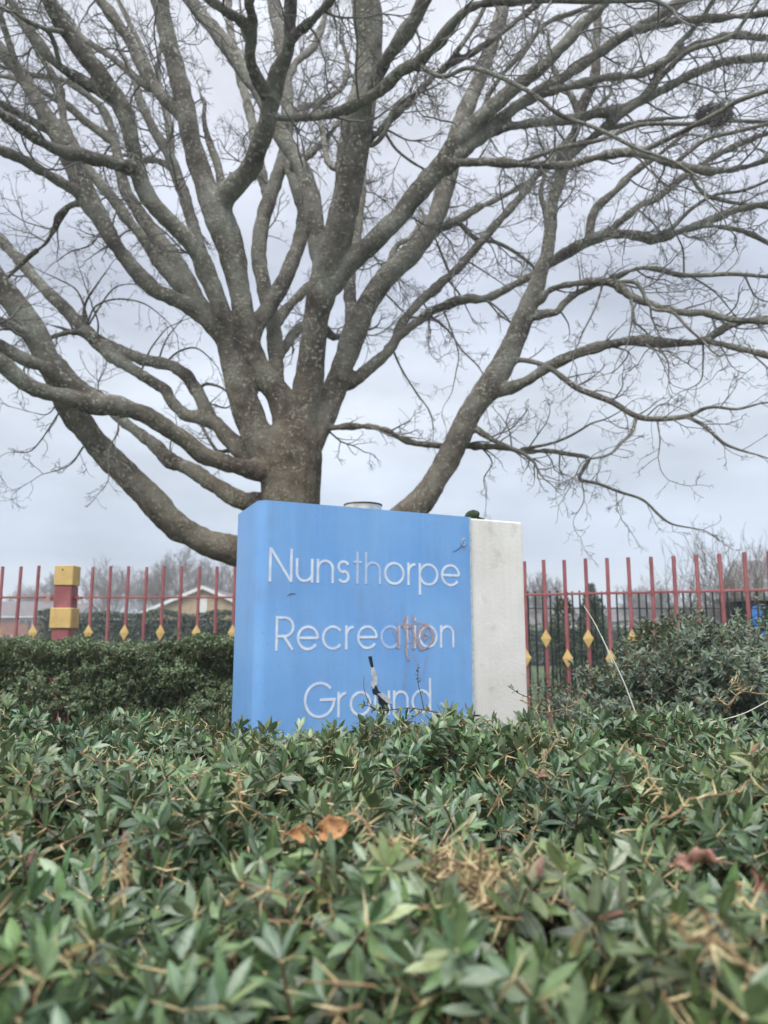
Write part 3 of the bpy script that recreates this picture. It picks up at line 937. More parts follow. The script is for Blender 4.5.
limb('K2', 'I2', [(598, 236, 5), (615, 226, 5), (641, 205, 4.5), (656, 199, 4), (690, 172, 3.8), (724, 151, 3.4), (768, 133, 3), (810, 120, 2)], 9.5)
limb('K3', 'I2', [(588, 241, 6), (594, 212, 5), (614, 192, 4.5), (638, 169, 4.2), (665, 150, 3), (700, 120, 2)], 9.5)
limb('K5', 'J', [(563, 163, 5), (575, 152, 5), (607, 125, 5), (643, 98, 5), (658, 75, 4.5), (672, 52, 4), (698, 23, 3.4), (720, -10, 2.5)], 7.4)
limb('K6', 'K5', [(650, 90, 4), (668, 70, 3.5), (690, 50, 3.2), (728, 38, 3), (745, 20, 2.4), (765, -10, 2)], 7.0)
limb('J1', 'J', [(488, 392, 10), (510, 388, 7.5), (526, 381, 7), (547, 368, 6.5), (570, 357, 6), (594, 348, 6), (633, 341, 6), (672, 343, 5.5), (703, 341, 5), (724, 328, 4.6), (750, 321, 4), (780, 319, 3.6), (830, 312, 2.6)], 7.0)
limb('J1b', 'J1', [(700, 340, 4.5), (718, 343, 4), (737, 348, 4), (768, 356, 3.8), (820, 372, 2.5)], 6.6)
limb('J2', 'J', [(510, 362, 4), (521, 360, 3.2), (541, 364, 3), (557, 373, 3.2), (575, 387, 3.6), (589, 393, 3.8), (612, 402, 3.6), (636, 416, 3.6), (657, 419, 3.2), (688, 416, 2.9), (703, 409, 2.2), (716, 407, 1.8), (737, 409, 1.7), (761, 403, 1.3)], 6.6, sprout=1.3)
limb('J2b', 'J2', [(688, 417, 2.2), (706, 427, 2.2), (722, 442, 2), (737, 449, 1.6), (758, 455, 1)], 6.3, sprout=1.4)
limb('J2c', 'J2', [(636, 418, 2.2), (632, 432, 2), (624, 440, 1.6), (610, 454, 1.5), (589, 459, 1.3)], 6.5, sprout=1.3)
limb('J3', 'trunk', [(315, 430, 5), (332, 428, 4.2), (350, 426, 4.2), (380, 428, 4.2), (401, 438, 3.8), (416, 443, 3.8), (445, 446, 3.8), (476, 446, 3.8), (497, 447, 3.6), (521, 451, 3.4), (549, 451, 3), (568, 454, 2.8), (588, 458, 2.6), (584, 468, 2.4), (580, 479, 2.4), (599, 484, 2), (620, 492, 1.8), (643, 500, 1.6), (659, 515, 1.5), (672, 524, 1.2), (692, 528, .9)], 8.8, sprout=1.2)
limb('J3b', 'J', [(470, 425, 5), (482, 433, 4), (495, 441, 3), (518, 451, 2.5)], 8.0)
limb('J3c', 'J3', [(521, 449, 2), (549, 444, 1.8), (570, 436, 1.5), (590, 424, 1.2)], 8.2, sprout=1.4)
limb('J4', 'J', [(541, 300, 5), (549, 291, 4.5), (562, 286, 4.2), (580, 283, 4.5), (594, 282, 5), (615, 284, 5.2), (630, 296, 4.6), (651, 304, 4.4), (677, 312, 4.2), (706, 313, 4), (735, 320, 3.6), (780, 322, 3)], 6.8)
limb('J5', 'J', [(534, 315, 5), (545, 313, 5), (557, 312, 5), (566, 301, 4.8), (581, 291, 4.2), (612, 279, 4), (636, 269, 3.6), (657, 269, 3.4), (680, 275, 3), (709, 275, 2.6), (735, 274, 2.4), (780, 278, 2)], 7.4, sprout=1.3)
limb('J4b', 'J4', [(612, 284, 2.6), (636, 283, 2.4), (652, 308, 2.2), (672, 312, 2), (690, 330, 1.8), (703, 341, 1.5)], 7.0)
limb('N', 'trunk', [(283, 470, 18), (262, 471, 13.5), (240, 467, 11), (228, 464, 10.5), (202, 454, 10.5), (184, 439, 11), (163, 426, 11), (148, 416, 11), (135, 411, 11), (115, 406, 12.5), (88, 404, 11.5), (62, 396, 10.5), (31, 387, 9.5), (0, 362, 9), (-40, 335, 8), (-90, 290, 6), (-130, 230, 4)], 5.8)
limb('N2', 'N', [(110, 404, 9), (90, 396, 9), (73, 387, 9), (52, 370, 8.5), (26, 360, 8), (0, 346, 7), (-35, 325, 6), (-80, 280, 4)], 6.8)
limb('N3', 'M', [(40, 345, 6), (18, 330, 5.5), (5, 322, 5.5), (-25, 310, 4)], 6.6)
limb('O', 'trunk', [(278, 505, 16), (252, 503, 13), (236, 498, 11), (222, 490, 10), (212, 483, 9), (189, 469, 9), (168, 459, 9.5), (156, 446, 8), (140, 434, 7), (122, 420, 7), (104, 400, 6.5), (80, 384, 6), (50, 352, 5.5), (20, 330, 5)], 9.6)
limb('Q', 'trunk', [(281, 482, 20), (268, 462, 19), (256, 435, 20), (246, 405, 18), (235, 370, 15.5), (226, 340, 14.5), (207, 316, 13), (182, 303, 10.5), (156, 290, 9.5), (135, 270, 9), (117, 247, 9.5), (102, 221, 10.5), (86, 196, 12.5), (70, 158, 12), (55, 130, 10), (39, 104, 9.5), (26, 81, 9), (8, 57, 8.5), (-10, 40, 8), (-50, 5, 6), (-100, -50, 4)], 7.2)
limb('Q2', 'Q', [(213, 322, 12), (194, 298, 12), (180, 268, 10.5), (156, 236, 9.5), (137, 210, 8), (125, 188, 7), (118, 156, 5.5), (114, 135, 5), (104, 112, 4.8), (91, 98, 4.2), (65, 81, 3.4), (34, 75, 2.6), (0, 66, 2)], 8.8)
limb('Q3', 'Q2', [(185, 290, 8), (161, 266, 7), (146, 242, 6.5), (128, 220, 6.5), (111, 196, 6), (95, 178, 6.5), (78, 154, 6.5), (66, 128, 5), (62, 109, 4.5), (60, 90, 4.5), (49, 70, 4.5), (34, 44, 4.6), (26, 26, 5), (13, 5, 5), (0, -18, 4.5), (-30, -70, 3)], 8.0)
limb('Q4', 'Q2', [(114, 142, 5), (86, 122, 4.8), (65, 104, 4.6), (42, 91, 4.2), (20, 80, 3), (-10, 74, 2)], 8.6)
limb('Q5', 'Q', [(55, 132, 5.5), (39, 125, 5), (16, 112, 4.5), (-5, 100, 4), (-40, 80, 2.5)], 7.0)
limb('R', 'Q', [(233, 362, 12), (226, 325, 12), (207, 275, 11), (193, 247, 10.5), (169, 221, 10), (150, 200, 10.5), (140, 178, 10.5), (133, 146, 9.5), (125, 115, 10), (115, 96, 11), (99, 73, 9.5), (81, 51, 9.5), (62, 25, 9.5), (49, 0, 9), (30, -40, 7), (0, -100, 5), (-20, -160, 3)], 5.8)
limb('R2', 'R', [(132, 168, 9), (120, 165, 8.5), (104, 161, 7.5), (78, 155, 7.5), (52, 148, 7.5), (31, 135, 7), (13, 122, 6.5), (-5, 109, 6), (-40, 80, 5), (-80, 40, 3)], 5.3)
limb('R3', 'Q', [(88, 200, 8), (78, 193, 7.5), (52, 177, 6.5), (26, 161, 6), (0, 150, 5.6), (-35, 135, 4), (-70, 110, 2.5)], 6.4)
limb('R4', 'R', [(117, 98, 7), (104, 93, 7), (83, 81, 6.5), (57, 65, 6.5), (39, 44, 6.5), (23, 21, 7), (9, -3, 6.5), (-15, -50, 5), (-30, -100, 3)], 6.0)
limb('R5', 'Q', [(22, 78, 5), (12, 52, 5), (3, 22, 5), (-8, -10, 4)], 7.0)
limb('R6', 'R4', [(60, 66, 3), (50, 34, 2.6), (26, 20, 2.4), (5, 10, 2)], 6.0)
limb('R7', 'R', [(64, 32, 3.4), (44, 28, 2.8), (25, 20, 2.6), (8, 8, 2)], 5.4)
limb('Pp', 'Q', [(262, 462, 12), (246, 452, 12), (232, 442, 11), (215, 423, 9.5), (200, 418, 8), (184, 414, 8), (171, 400, 7.5), (163, 388, 7.5), (148, 379, 7), (125, 365, 7), (109, 354, 8), (89, 334, 8.5), (65, 309, 7.5), (44, 288, 7), (23, 264, 6.8), (0, 239, 6.5), (-30, 205, 5), (-60, 160, 3)], 9.6)
limb('P2', 'Pp', [(212, 422, 9), (203, 402, 8.5), (194, 386, 8), (184, 374, 8), (170, 365, 8), (141, 359, 7), (115, 348, 7), (97, 339, 6)], 8.9)
limb('P3', 'Pp', [(92, 340, 4), (82, 333, 3.6), (67, 333, 3.2), (50, 338, 2.6), (38, 348, 1.8)], 8.6)
limb('P4', 'Pp', [(236, 447, 2.6), (220, 452, 2.2), (212, 444, 2), (204, 430, 2), (200, 420, 1.6)], 9.8, sprout=1.6)
limb('P5', 'Q', [(90, 206, 5), (75, 204, 4), (62, 212, 4), (54, 230, 3.8), (46, 243, 3.4), (30, 256, 3), (10, 275, 2)], 8.2)
limb('Tt', 'B', [(190, 128, 9), (178, 112, 8), (167, 102, 8), (154, 85, 7.5), (141, 64, 7), (133, 48, 6.5), (125, 33, 6.5), (112, 15, 6.5), (98, -2, 6), (75, -35, 5), (50, -80, 3)], 7.8)
limb('T2', 'Tt', [(152, 88, 4.5), (141, 82, 4.2), (125, 68, 4.2), (104, 52, 4), (83, 39, 3.8), (72, 22, 3.4), (60, 8, 3), (40, -20, 2)], 8.4)
limb('T3', 'Tt', [(156, 83, 3.4), (141, 46, 3), (124, 12, 2.8), (114, -10, 2.4), (100, -50, 1.6)], 8.8)
limb('U', 'R', [(222, 312, 8), (205, 262, 7.5), (195, 230, 7.5), (186, 202, 7), (180, 185, 7), (169, 156, 6.5), (154, 130, 6), (141, 104, 5), (136, 85, 4), (126, 60, 3)], 9.2)
limb('U2', 'U', [(170, 160, 5), (170, 130, 4.6), (164, 103, 4), (158, 80, 3), (160, 50, 2)], 9.6)
limb('U3', 'U', [(172, 168, 4), (155, 160, 4), (143, 160, 3.6), (126, 155, 2.4)], 9.6)
limb('V1', 'B', [(250, 350, 10), (256, 325, 10.5), (270, 305, 10), (283, 282, 9.5), (294, 258, 9.5), (302, 232, 9), (304, 212, 8.5), (298, 190, 8), (290, 168, 7), (285, 140, 6)], 9.0)
limb('V2', 'trunk', [(290, 435, 12), (278, 395, 9), (276, 370, 9), (275, 345, 9), (272, 318, 9.5), (264, 288, 9.5), (259, 258, 9), (261, 228, 9), (269, 200, 9), (276, 180, 8), (284, 156, 7.5), (288, 120, 7.5), (286, 82, 7.5), (281, 45, 7.5), (273, 0, 7.5), (266, -50, 6), (262, -120, 4)], 9.8)
limb('V3', 'V2', [(268, 200, 6.5), (258, 160, 6.5), (252, 122, 6), (244, 91, 5.5), (236, 60, 5), (230, 25, 4.5), (228, -15, 4)], 10.5)
limb('V4', 'V2', [(272, 330, 7), (284, 312, 6), (304, 291, 5.5), (325, 272, 5), (345, 250, 4), (358, 225, 3)], 10.5)
limb('V5', 'V2', [(276, 360, 7), (286, 345, 6), (299, 328, 5.5), (318, 322, 5), (334, 337, 5), (355, 330, 3)], 10.3)
limb('W', 'B', [(222, 212, 7), (221, 185, 6.5), (216, 161, 5), (207, 135, 3.6), (204, 118, 2.6), (205, 104, 2.2)], 8.0, sprout=.4)
limb('W2', 'B', [(222, 205, 3), (230, 178, 2.5), (231, 172, 2)], 7.5, sprout=0)
limb('Y1', 'V2', [(288, 80, 4), (297, 62, 4.5), (312, 49, 5), (320, 30, 4), (327, 10, 3.5), (335, -20, 3)], 10.5)
limb('Y2', 'AL', [(292, 168, 5), (305, 158, 4), (322, 143, 4), (336, 126, 3.4), (345, 110, 3)], 9.6)
limb('Y3', 'A', [(330, 165, 4), (325, 145, 4), (320, 122, 3.4), (316, 105, 2.4)], 8.4)
limb('Y4', 'V2', [(290, 118, 4), (300, 108, 3.6), (320, 102, 3.6), (343, 86, 3), (347, 60, 3), (343, 45, 2)], 10.5)
limb('AA', 'A', [(355, 165, 5), (368, 144, 4.2), (382, 128, 4.2), (411, 99, 4.2), (445, 68, 4), (479, 49, 3.8), (510, 26, 3.6), (536, 5, 3.4), (560, -20, 3), (600, -60, 2)], 7.6)
limb('AB', 'AA', [(430, 82, 3.4), (447, 63, 3.2), (466, 39, 3), (484, 8, 2.6), (492, -25, 2)], 7.4)
limb('AC', 'H', [(461, 150, 5), (479, 117, 4.2), (492, 90, 4), (510, 65, 3.6), (523, 52, 3.4), (547, 23, 3), (575, 12, 2.6), (620, -5, 2)], 8.6)
limb('AD', 'AA', [(384, 130, 2), (395, 148, 1.7), (412, 162, 1.5), (430, 172, 1)], 7.8)
limb('AF', 'H3', [(458, 222, 2.8), (476, 239, 2.6), (495, 242, 2.4), (515, 252, 2.2), (533, 266, 1.8)], 10.5)
limb('AG', 'A', [(372, 145, 3), (385, 132, 3), (392, 112, 3), (404, 100, 2.4)], 7.5)
limb('AH', 'F4', [(520, 163, 3), (560, 148, 2.6), (600, 140, 2.4), (640, 125, 2.6), (690, 124, 2.4), (730, 121, 2.2), (790, 122, 1.8)], 7.2)
limb('AI', 'J', [(565, 150, 4), (590, 140, 3.5), (612, 128, 3.4), (655, 120, 3), (668, 118, 2)], 8.6)
limb('AJ', 'F4', [(636, 153, 4), (655, 145, 3.2), (695, 125, 3), (720, 112, 3), (740, 100, 3), (790, 84, 2.5)], 5.6)
limb('AK', 'F4', [(672, 166, 3), (705, 140, 2.6), (735, 132, 2.4), (768, 124, 2)], 6.4)
limb('AL2', 'I2', [(650, 238, 3), (672, 228, 2.6), (690, 210, 2.2), (715, 195, 2), (745, 190, 1.8), (780, 175, 1.4)], 8.6)
limb('AM', 'I2', [(690, 228, 3), (712, 226, 3), (745, 232, 3), (768, 243, 2.6), (800, 260, 2)], 9.0)
limb('AN', 'J', [(579, 118, 4), (572, 98, 4), (560, 80, 3.2), (550, 60, 2.6), (548, 35, 2)], 8.4)
limb('AO', 'K2', [(690, 172, 2.6), (700, 190, 2.4), (720, 200, 2.2), (768, 208, 2), (800, 215, 1.6)], 9.2)

TWG = [('M', [(62, 408, 2), (50, 427, 1.6), (38, 444, 1.4), (28, 452, 1.2), (12, 452, .8)]), ('M', [(84, 446, 2), (72, 463, 1.6), (58, 470, 1.2), (43, 474, .8)]), ('M', [(60, 400, 1.5), (48, 414, 1.2), (35, 413, .8)]),
       ('Pp', [(90, 336, 4), (84, 318, 3.5), (86, 302, 2.6), (98, 283, 1.6), (110, 266, .8)]), ('Pp', [(88, 322, 2), (96, 306, 1.8), (118, 299, 1.6), (145, 304, 1.4), (168, 322, .8)]), ('Pp', [(88, 322, 2), (78, 292, 1.8), (60, 280, 1.4), (42, 272, .8)]),
       ('Pp', [(97, 340, 2), (98, 322, 1.6), (92, 306, 1.4)]), ('Pp', [(86, 330, 2), (104, 300, 1.8), (118, 286, 1.4), (140, 284, .8)]),
       ('P2', [(196, 392, 3), (206, 384, 3), (222, 388, 2.4), (230, 396, 1.6)]), ('P2', [(165, 364, 2.4), (178, 352, 2), (196, 348, 1.6), (212, 360, 1)]), ('P2', [(158, 362, 2), (166, 340, 1.6), (178, 324, 1)]), ('Pp', [(196, 418, 2.4), (206, 404, 2), (226, 408, 1.6), (234, 400, 1)]),
       ('Pp', [(140, 375, 2), (150, 350, 1.6), (165, 330, 1)]), ('Q', [(104, 224, 2), (92, 244, 1.6), (70, 252, 1.2), (56, 262, .8)]), ('N', [(118, 408, 2.4), (118, 430, 1.8), (110, 446, 1)]), ('O', [(180, 466, 2), (170, 448, 1.4), (176, 430, .8)]),
       ('J1', [(606, 346, 1.8), (628, 352, 1.4), (618, 368, 1.2), (608, 374, .8)]), ('J1', [(658, 346, 2), (668, 362, 1.8), (669, 380, 1.2), (674, 386, .8)]), ('J1', [(703, 343, 2), (703, 362, 1.6), (700, 382, 1.2), (680, 392, .8)]),
       ('J2', [(657, 420, 1.8), (660, 440, 1.4), (658, 457, 1)]), ('J2', [(646, 417, 1.6), (662, 404, 1.2), (680, 408, .8)]), ('J2', [(612, 402, 1.6), (622, 388, 1.2), (622, 378, .8)]), ('J2', [(720, 407, 1.4), (730, 395, 1), (735, 388, .7)]),
       ('J3', [(480, 446, 1.8), (492, 462, 1.4), (484, 478, 1.2), (486, 490, .8)]), ('J3', [(581, 479, 1.6), (584, 500, 1.2), (575, 516, .8)]), ('J3', [(560, 452, 1.8), (560, 470, 1.4), (568, 476, .8)]), ('J3', [(616, 490, 1.4), (617, 507, 1)]), ('J3', [(512, 450, 1.6), (509, 430, 1.3), (500, 415, .8)]),
       ('J4', [(602, 286, 2.2), (596, 306, 2), (582, 334, 1.6), (578, 344, 1)]), ('J4', [(632, 297, 2.2), (632, 320, 2), (629, 336, 1.4)]), ('J4', [(632, 318, 2), (646, 332, 1.8), (652, 342, 1.2)]), ('J5', [(684, 274, 2), (683, 250, 1.8), (678, 238, 1.4)]), ('J5', [(690, 276, 2), (715, 292, 1.6), (735, 316, 1.2)]), ('J5', [(745, 276, 2), (755, 296, 1.6), (768, 302, 1.2)]),
       ('I', [(393, 350, 2.4), (402, 370, 2), (416, 392, 1.6), (430, 412, 1.3), (433, 428, .8)]), ('I2', [(430, 316, 2.4), (448, 330, 2), (462, 350, 1.8), (478, 366, 1.6), (486, 380, 1)]), ('I', [(450, 274, 2.6), (440, 250, 2.4), (436, 240, 1.6)]), ('I', [(448, 280, 2), (458, 292, 1.8), (462, 299, 1.6)]), ('I', [(466, 260, 1.8), (485, 272, 1.4), (503, 284, .8)]), ('H', [(392, 300, 2), (404, 312, 1.6), (420, 320, 1)]), ('I2', [(484, 298, 2), (500, 310, 1.8), (512, 324, 1.4)]), ('I2', [(430, 316, 1.6), (428, 340, 1.2), (430, 352, .8)]), ('I2', [(458, 350, 1.4), (456, 372, 1.2), (452, 392, .8)])]
for i_, (pn_, pts_) in enumerate(TWG):
    pts_ = [(a_, b_, c_ * .62) for a_, b_, c_ in pts_]
    y_ = LIMBS[pn_]['Y'][nearest(pn_, pts_[0][0], pts_[0][1])]
    limb('t%d' % i_, pn_, pts_, y_ + random.uniform(-.35, .25), sprout=1.9)

# --- split: thick pieces fused into one skin, thin ones stay tubes
def tubes_np(items, name, sides):
    """items: list of (pts Nx3 array, rad N) -> mesh"""
    V = []; Fq = []; base = 0
    ang = np.arange(sides) * 2 * PI / sides
    ca, sa = np.cos(ang), np.sin(ang)
    for pts, rad in items:
        n = len(pts)
        t = np.empty_like(pts)
        t[1:-1] = pts[2:] - pts[:-2]; t[0] = pts[1] - pts[0]; t[-1] = pts[-1] - pts[-2]
        t /= np.linalg.norm(t, axis=1)[:, None] + 1e-9
        ref = np.array([.31, .17, .93]) if abs(t[0, 2]) < .8 else np.array([.93, .31, .17])
        u = np.cross(t, ref); u /= np.linalg.norm(u, axis=1)[:, None] + 1e-9
        b = np.cross(t, u)
        ring = pts[:, None, :] + rad[:, None, None] * (u[:, None, :] * ca[None, :, None] + b[:, None, :] * sa[None, :, None])
        V.append(ring.reshape(-1, 3))
        i = np.arange(n - 1)[:, None] * sides + base
        k = np.arange(sides)[None, :]; j = (k + 1) % sides
        Fq.append(np.stack([i + k, i + j, i + sides + j, i + sides + k], -1).reshape(-1, 4))
        base += n * sides
    return mesh_np(name, np.concatenate(V), np.concatenate(Fq), smooth=True)

tree_base = P(295, 700, T); tree_base.z = 0
tree = empty('bare_tree', tree_base, 'large bare spreading tree with lichen speckled limbs behind the blue sign', 'tree')
thick = MB(); thin_items = []
for nm, Lm in LIMBS.items():
    pts, rad = Lm['pts'], list(Lm['rad'])
    n = len(pts)
    # irregular girth, and a flare where it leaves its parent
    ph = random.uniform(0, 6); 
    for i in range(n):
        if nm != 'trunk': rad[i] *= 1 + .035 * math.sin(i * .45 + ph) + .02 * math.sin(i * 1.3 + ph * 2)
    if nm == 'trunk':
        # run it down to the ground
        z0 = pts[0].z
        extra = [Vector((pts[0].x, pts[0].y, -.25)), Vector((pts[0].x, pts[0].y, .05)), Vector((pts[0].x, pts[0].y, .35))]
        pts = extra + [p for p in pts if p.z > .6]
        rad = [.62, .52, .42] + rad[-(len(pts) - 3):]
        n = len(pts)
    cut = n
    for i in range(n):
        if rad[i] < .030:
            cut = i; break
    if cut > 3:
        sl_p, sl_r = pts[:cut], rad[:cut]
        thick.tube(sl_p, sl_r, 12)
    if cut < n:
        a = max(0, cut - 2)
        thin_items.append((np.array([tuple(p) for p in pts[a:]]), np.array(rad[a:]) * (1.0 if cut <= 3 else 1.02)))
me = bpy.data.meshes.new('trunk'); me.from_pydata(thick.v, [], thick.f); me.update()
tmp = bpy.data.objects.new('tmp', me); COL.objects.link(tmp)
rmod = tmp.modifiers.new('r', 'REMESH'); rmod.mode = 'VOXEL'; rmod.voxel_size = .017; rmod.use_smooth_shade = True
smod = tmp.modifiers.new('s', 'SMOOTH'); smod.factor = .5; smod.iterations = 4
dg = bpy.context.evaluated_depsgraph_get()
me2 = bpy.data.meshes.new_from_object(tmp.evaluated_get(dg))
bpy.data.objects.remove(tmp)
me2.name = 'trunk'
nv_ = len(me2.vertices)
co = np.empty(nv_ * 3, dtype=np.float32); me2.vertices.foreach_get('co', co); co = co.reshape(-1, 3)
no = np.empty(nv_ * 3, dtype=np.float32); me2.vertices.foreach_get('normal', no); no = no.reshape(-1, 3)
from mathutils import noise as mn
dsp_ = np.array([mn.noise(Vector((c[0] * 5.5, c[1] * 5.5, c[2] * 1.6))) * .020 + mn.noise(Vector((c[0] * 14, c[1] * 14, c[2] * 8))) * .012 for c in co], dtype=np.float32)
me2.vertices.foreach_set('co', (co + no * dsp_[:, None]).ravel())
print('trunk faces', len(me2.polygons))
me2.polygons.foreach_set('use_smooth', np.ones(len(me2.polygons), dtype=bool))
link('trunk', me2, M_bark, tree)
for it in thin_items:
    link('limb', tubes_np([it], 'limb', 8), M_bark, tree)

# --- twigs
TW = []
def rv(s=1.0):
    return Vector((random.gauss(0, s), random.gauss(0, s), random.gauss(0, s)))
def side_dir(t, ang):
    v = rv(); v = (v - t * v.dot(t))
    v.normalize()
    return (t * math.cos(ang) + v * math.sin(ang)).normalized()
def grow(p, d, length, r, lvl, up=.05, kids=None):
    n = max(3, int(length / (.07 if lvl < 2 else .035)))
    n = min(n, 14)
    st = length / n
    pts = [p.copy()]; rad = [r]
    q = p.copy(); dd = d.copy()
    rend = {0: .0048, 1: .0030, 2: .0025, 3: .0021}[min(lvl, 3)]
    bend = rv(.16); 
    for i in range(n):
        dd = (dd + rv(.19 if lvl < 2 else .27) + bend * .25 + Vector((0, 0, up * (1 if i > n * .35 else -.3)))).normalized()
        q = q + dd * st
        f = (i + 1) / n
        pts.append(q.copy()); rad.append(r + (rend - r) * f)
        if lvl < 3 and i >= 1:
            if random.random() < (.74, .62, .45)[lvl]:
                nk = 2 if random.random() < (.30, .45, .35)[lvl] else 1
                for _ in range(nk):
                    nl = length * random.uniform(.25, .55) * (1.1 - .5 * f)
                    nl = max(nl, .05) if lvl < 2 else random.uniform(.03, .085)
                    grow(q, side_dir(dd, math.radians(random.uniform(32, 68))), nl, max(rad[-1] * .62, .0019), lvl + 1, up)
    TW.append((np.array([tuple(v) for v in pts]), np.array(rad)))
    if lvl < 2:      # forked tip
        for _ in range(2):
            grow(q, side_dir(dd, math.radians(random.uniform(18, 45))), length * random.uniform(.15, .3), rad[-1], max(lvl + 1, 2), up)
random.seed(5)
for nm, Lm in LIMBS.items():
    if nm == 'trunk' or Lm['sprout'] <= 0: continue
    pts, rad = Lm['pts'], Lm['rad']
    n = len(pts)
    acc = 0
    for i in range(2, n):
        x, y = Lm['px'][i]
        sl_ = (pts[i] - pts[i - 1]).length
        r = rad[i]
        fr = i / n
        # thin wood carries the twigs, old wood near the bole is almost clean
        dens = (.0 if r > .16 else .55 if r > .11 else 1.0 if r > .075 else 2.2 if r > .045 else 4.2) * Lm['sprout']
        if y > 300 and r > .07: dens *= .12
        if y < -60: dens *= .55
        if x > 540 and y < 270: dens *= .72
        acc += dens * sl_ * random.uniform(.5, 1.5)
        while acc > 1:
            acc -= 1
            t = (pts[i] - pts[i - 1]).normalized()
            d = side_dir(t, math.radians(random.uniform(35, 75)))
            out_ = Vector((pts[i].x - tree_base.x, pts[i].y - tree_base.y, .2)).normalized()
            d = (d + out_ * .25).normalized()
            ln = random.uniform(.28, 1.15) * (1.0 if r > .03 else .62)
            if Lm['sprout'] > 1.05: ln *= .62
            if Lm['sprout'] > 1.8: ln = random.uniform(.06, .26)
            grow(pts[i], d, ln, min(.013, max(.004, r * .32)), 0 if ln > .5 else 1, up=random.uniform(.05, .16))
    t = (pts[-1] - pts[-2]).normalized()
    grow(pts[-1], t, .6, rad[-1], 0 if Lm['sprout'] < 1.05 else 1)
print('twigs', len(TW))
big = [a for a in TW if a[1][0] > .005]
small = [a for a in TW if a[1][0] <= .005]
m_ = tubes_np(big, 'branchlets', 5); link('branchlets', m_, M_twig, tree)
m_ = tubes_np(small, 'twigs', 3); link('twigs', m_, M_twig, tree)

# nest caught in the right of the crown
nest_c = P(714, 116, 6.9)
nb = []
for i in range(260):
    a = random.uniform(0, 2 * PI); e = random.uniform(-1, 1)
    rr = random.uniform(.35, 1) ** .6
    c = nest_c + Vector((.17 * rr * math.cos(a), .14 * rr * math.sin(a), .07 * rr * e))
    t = Vector((-math.sin(a), math.cos(a), random.uniform(-.4, .4))) + rv(.35)
    t.normalize(); l_ = random.uniform(.05, .13)
    pts = np.array([tuple(c - t * l_), tuple(c + rv(.006)), tuple(c + t * l_)])
    nb.append((pts, np.array([.003, .0045, .003])))
tag(link('bird_nest', tubes_np(nb, 'bird_nest', 4), M_twig), 'dark bundle of sticks forming a nest in the upper right branches', 'nest')

# ================================================================ leaves
def leaf_mesh(name, pos, dirs, nors, size, widths, cols, rows=5, fold=.25, curl=.12):
    """vectorised leaf blades"""
    n = len(pos)
    if rows == 5: ts = np.array([0, .22, .52, .8, 1.0]); ws = np.array([.10, .72, 1.0, .66, .03])
    elif rows == 4: ts = np.array([0, .3, .68, 1.0]); ws = np.array([.12, .9, .85, .04])
    else: ts = np.array([0, .5, 1.0]); ws = np.array([.15, 1.0, .06])
    dirs = dirs / np.linalg.norm(dirs, axis=1)[:, None]
    side = np.cross(dirs, nors); side /= np.linalg.norm(side, axis=1)[:, None] + 1e-9
    nor = np.cross(side, dirs)
    R_ = len(ts)
    A = np.array([-1, 0, 1.0])
    T_ = np.repeat(ts, 3); W_ = np.repeat(ws, 3) * np.tile(A, R_)
    FO = np.abs(W_) * fold
    cu = curl * rng.normal(.6, .8, (n, 1)) 
    along = (pos[:, None, :] + dirs[:, None, :] * (size[:, None] * T_[None, :])[:, :, None])
    V = along + side[:, None, :] * (widths[:, None] * .5 * W_[None, :])[:, :, None] \
        + nor[:, None, :] * ((widths[:, None] * .5 * FO[None, :]) - cu * size[:, None] * (T_ ** 2)[None, :])[:, :, None]
    nv = R_ * 3
    f = []
    for r_ in range(R_ - 1):
        for c in range(2):
            a = r_ * 3 + c
            f.append((a, a + 1, a + 4, a + 3))
    f = np.array(f, dtype=np.int32)
    Fq = (np.arange(n)[:, None, None] * nv + f[None]).reshape(-1, 4)
    C = np.repeat(cols, nv, axis=0)
    mid = np.tile(1 - np.abs(np.tile(A, R_)), n)
    return mesh_np(name, V.reshape(-1, 3), Fq, cols=C, mid=mid, smooth=False)

def norm(a): return a / (np.linalg.norm(a, axis=-1, keepdims=True) + 1e-9)

PAL = np.array([(.052, .106, .042), (.072, .130, .052), (.100, .165, .066), (.060, .112, .060), (.140, .205, .090), (.042, .080, .036), (.125, .170, .110), (.084, .152, .052)])
def pick_cols(n, pal=PAL, odd=.03):
    c = pal[rng.integers(0, len(pal), n)] * rng.uniform(.8, 1.25, (n, 1))
    k = rng.random(n)
    c[k < odd] = np.array((.17, .15, .06)) * rng.uniform(.7, 1.2, ((k < odd).sum(), 1))
    c[(k > odd) & (k < odd + .035)] = np.array((.22, .26, .12)) * rng.uniform(.7, 1.1, (((k > odd) & (k < odd + .035)).sum(), 1))
    c[k < odd * .3] = np.array((.22, .09, .07))
    return c

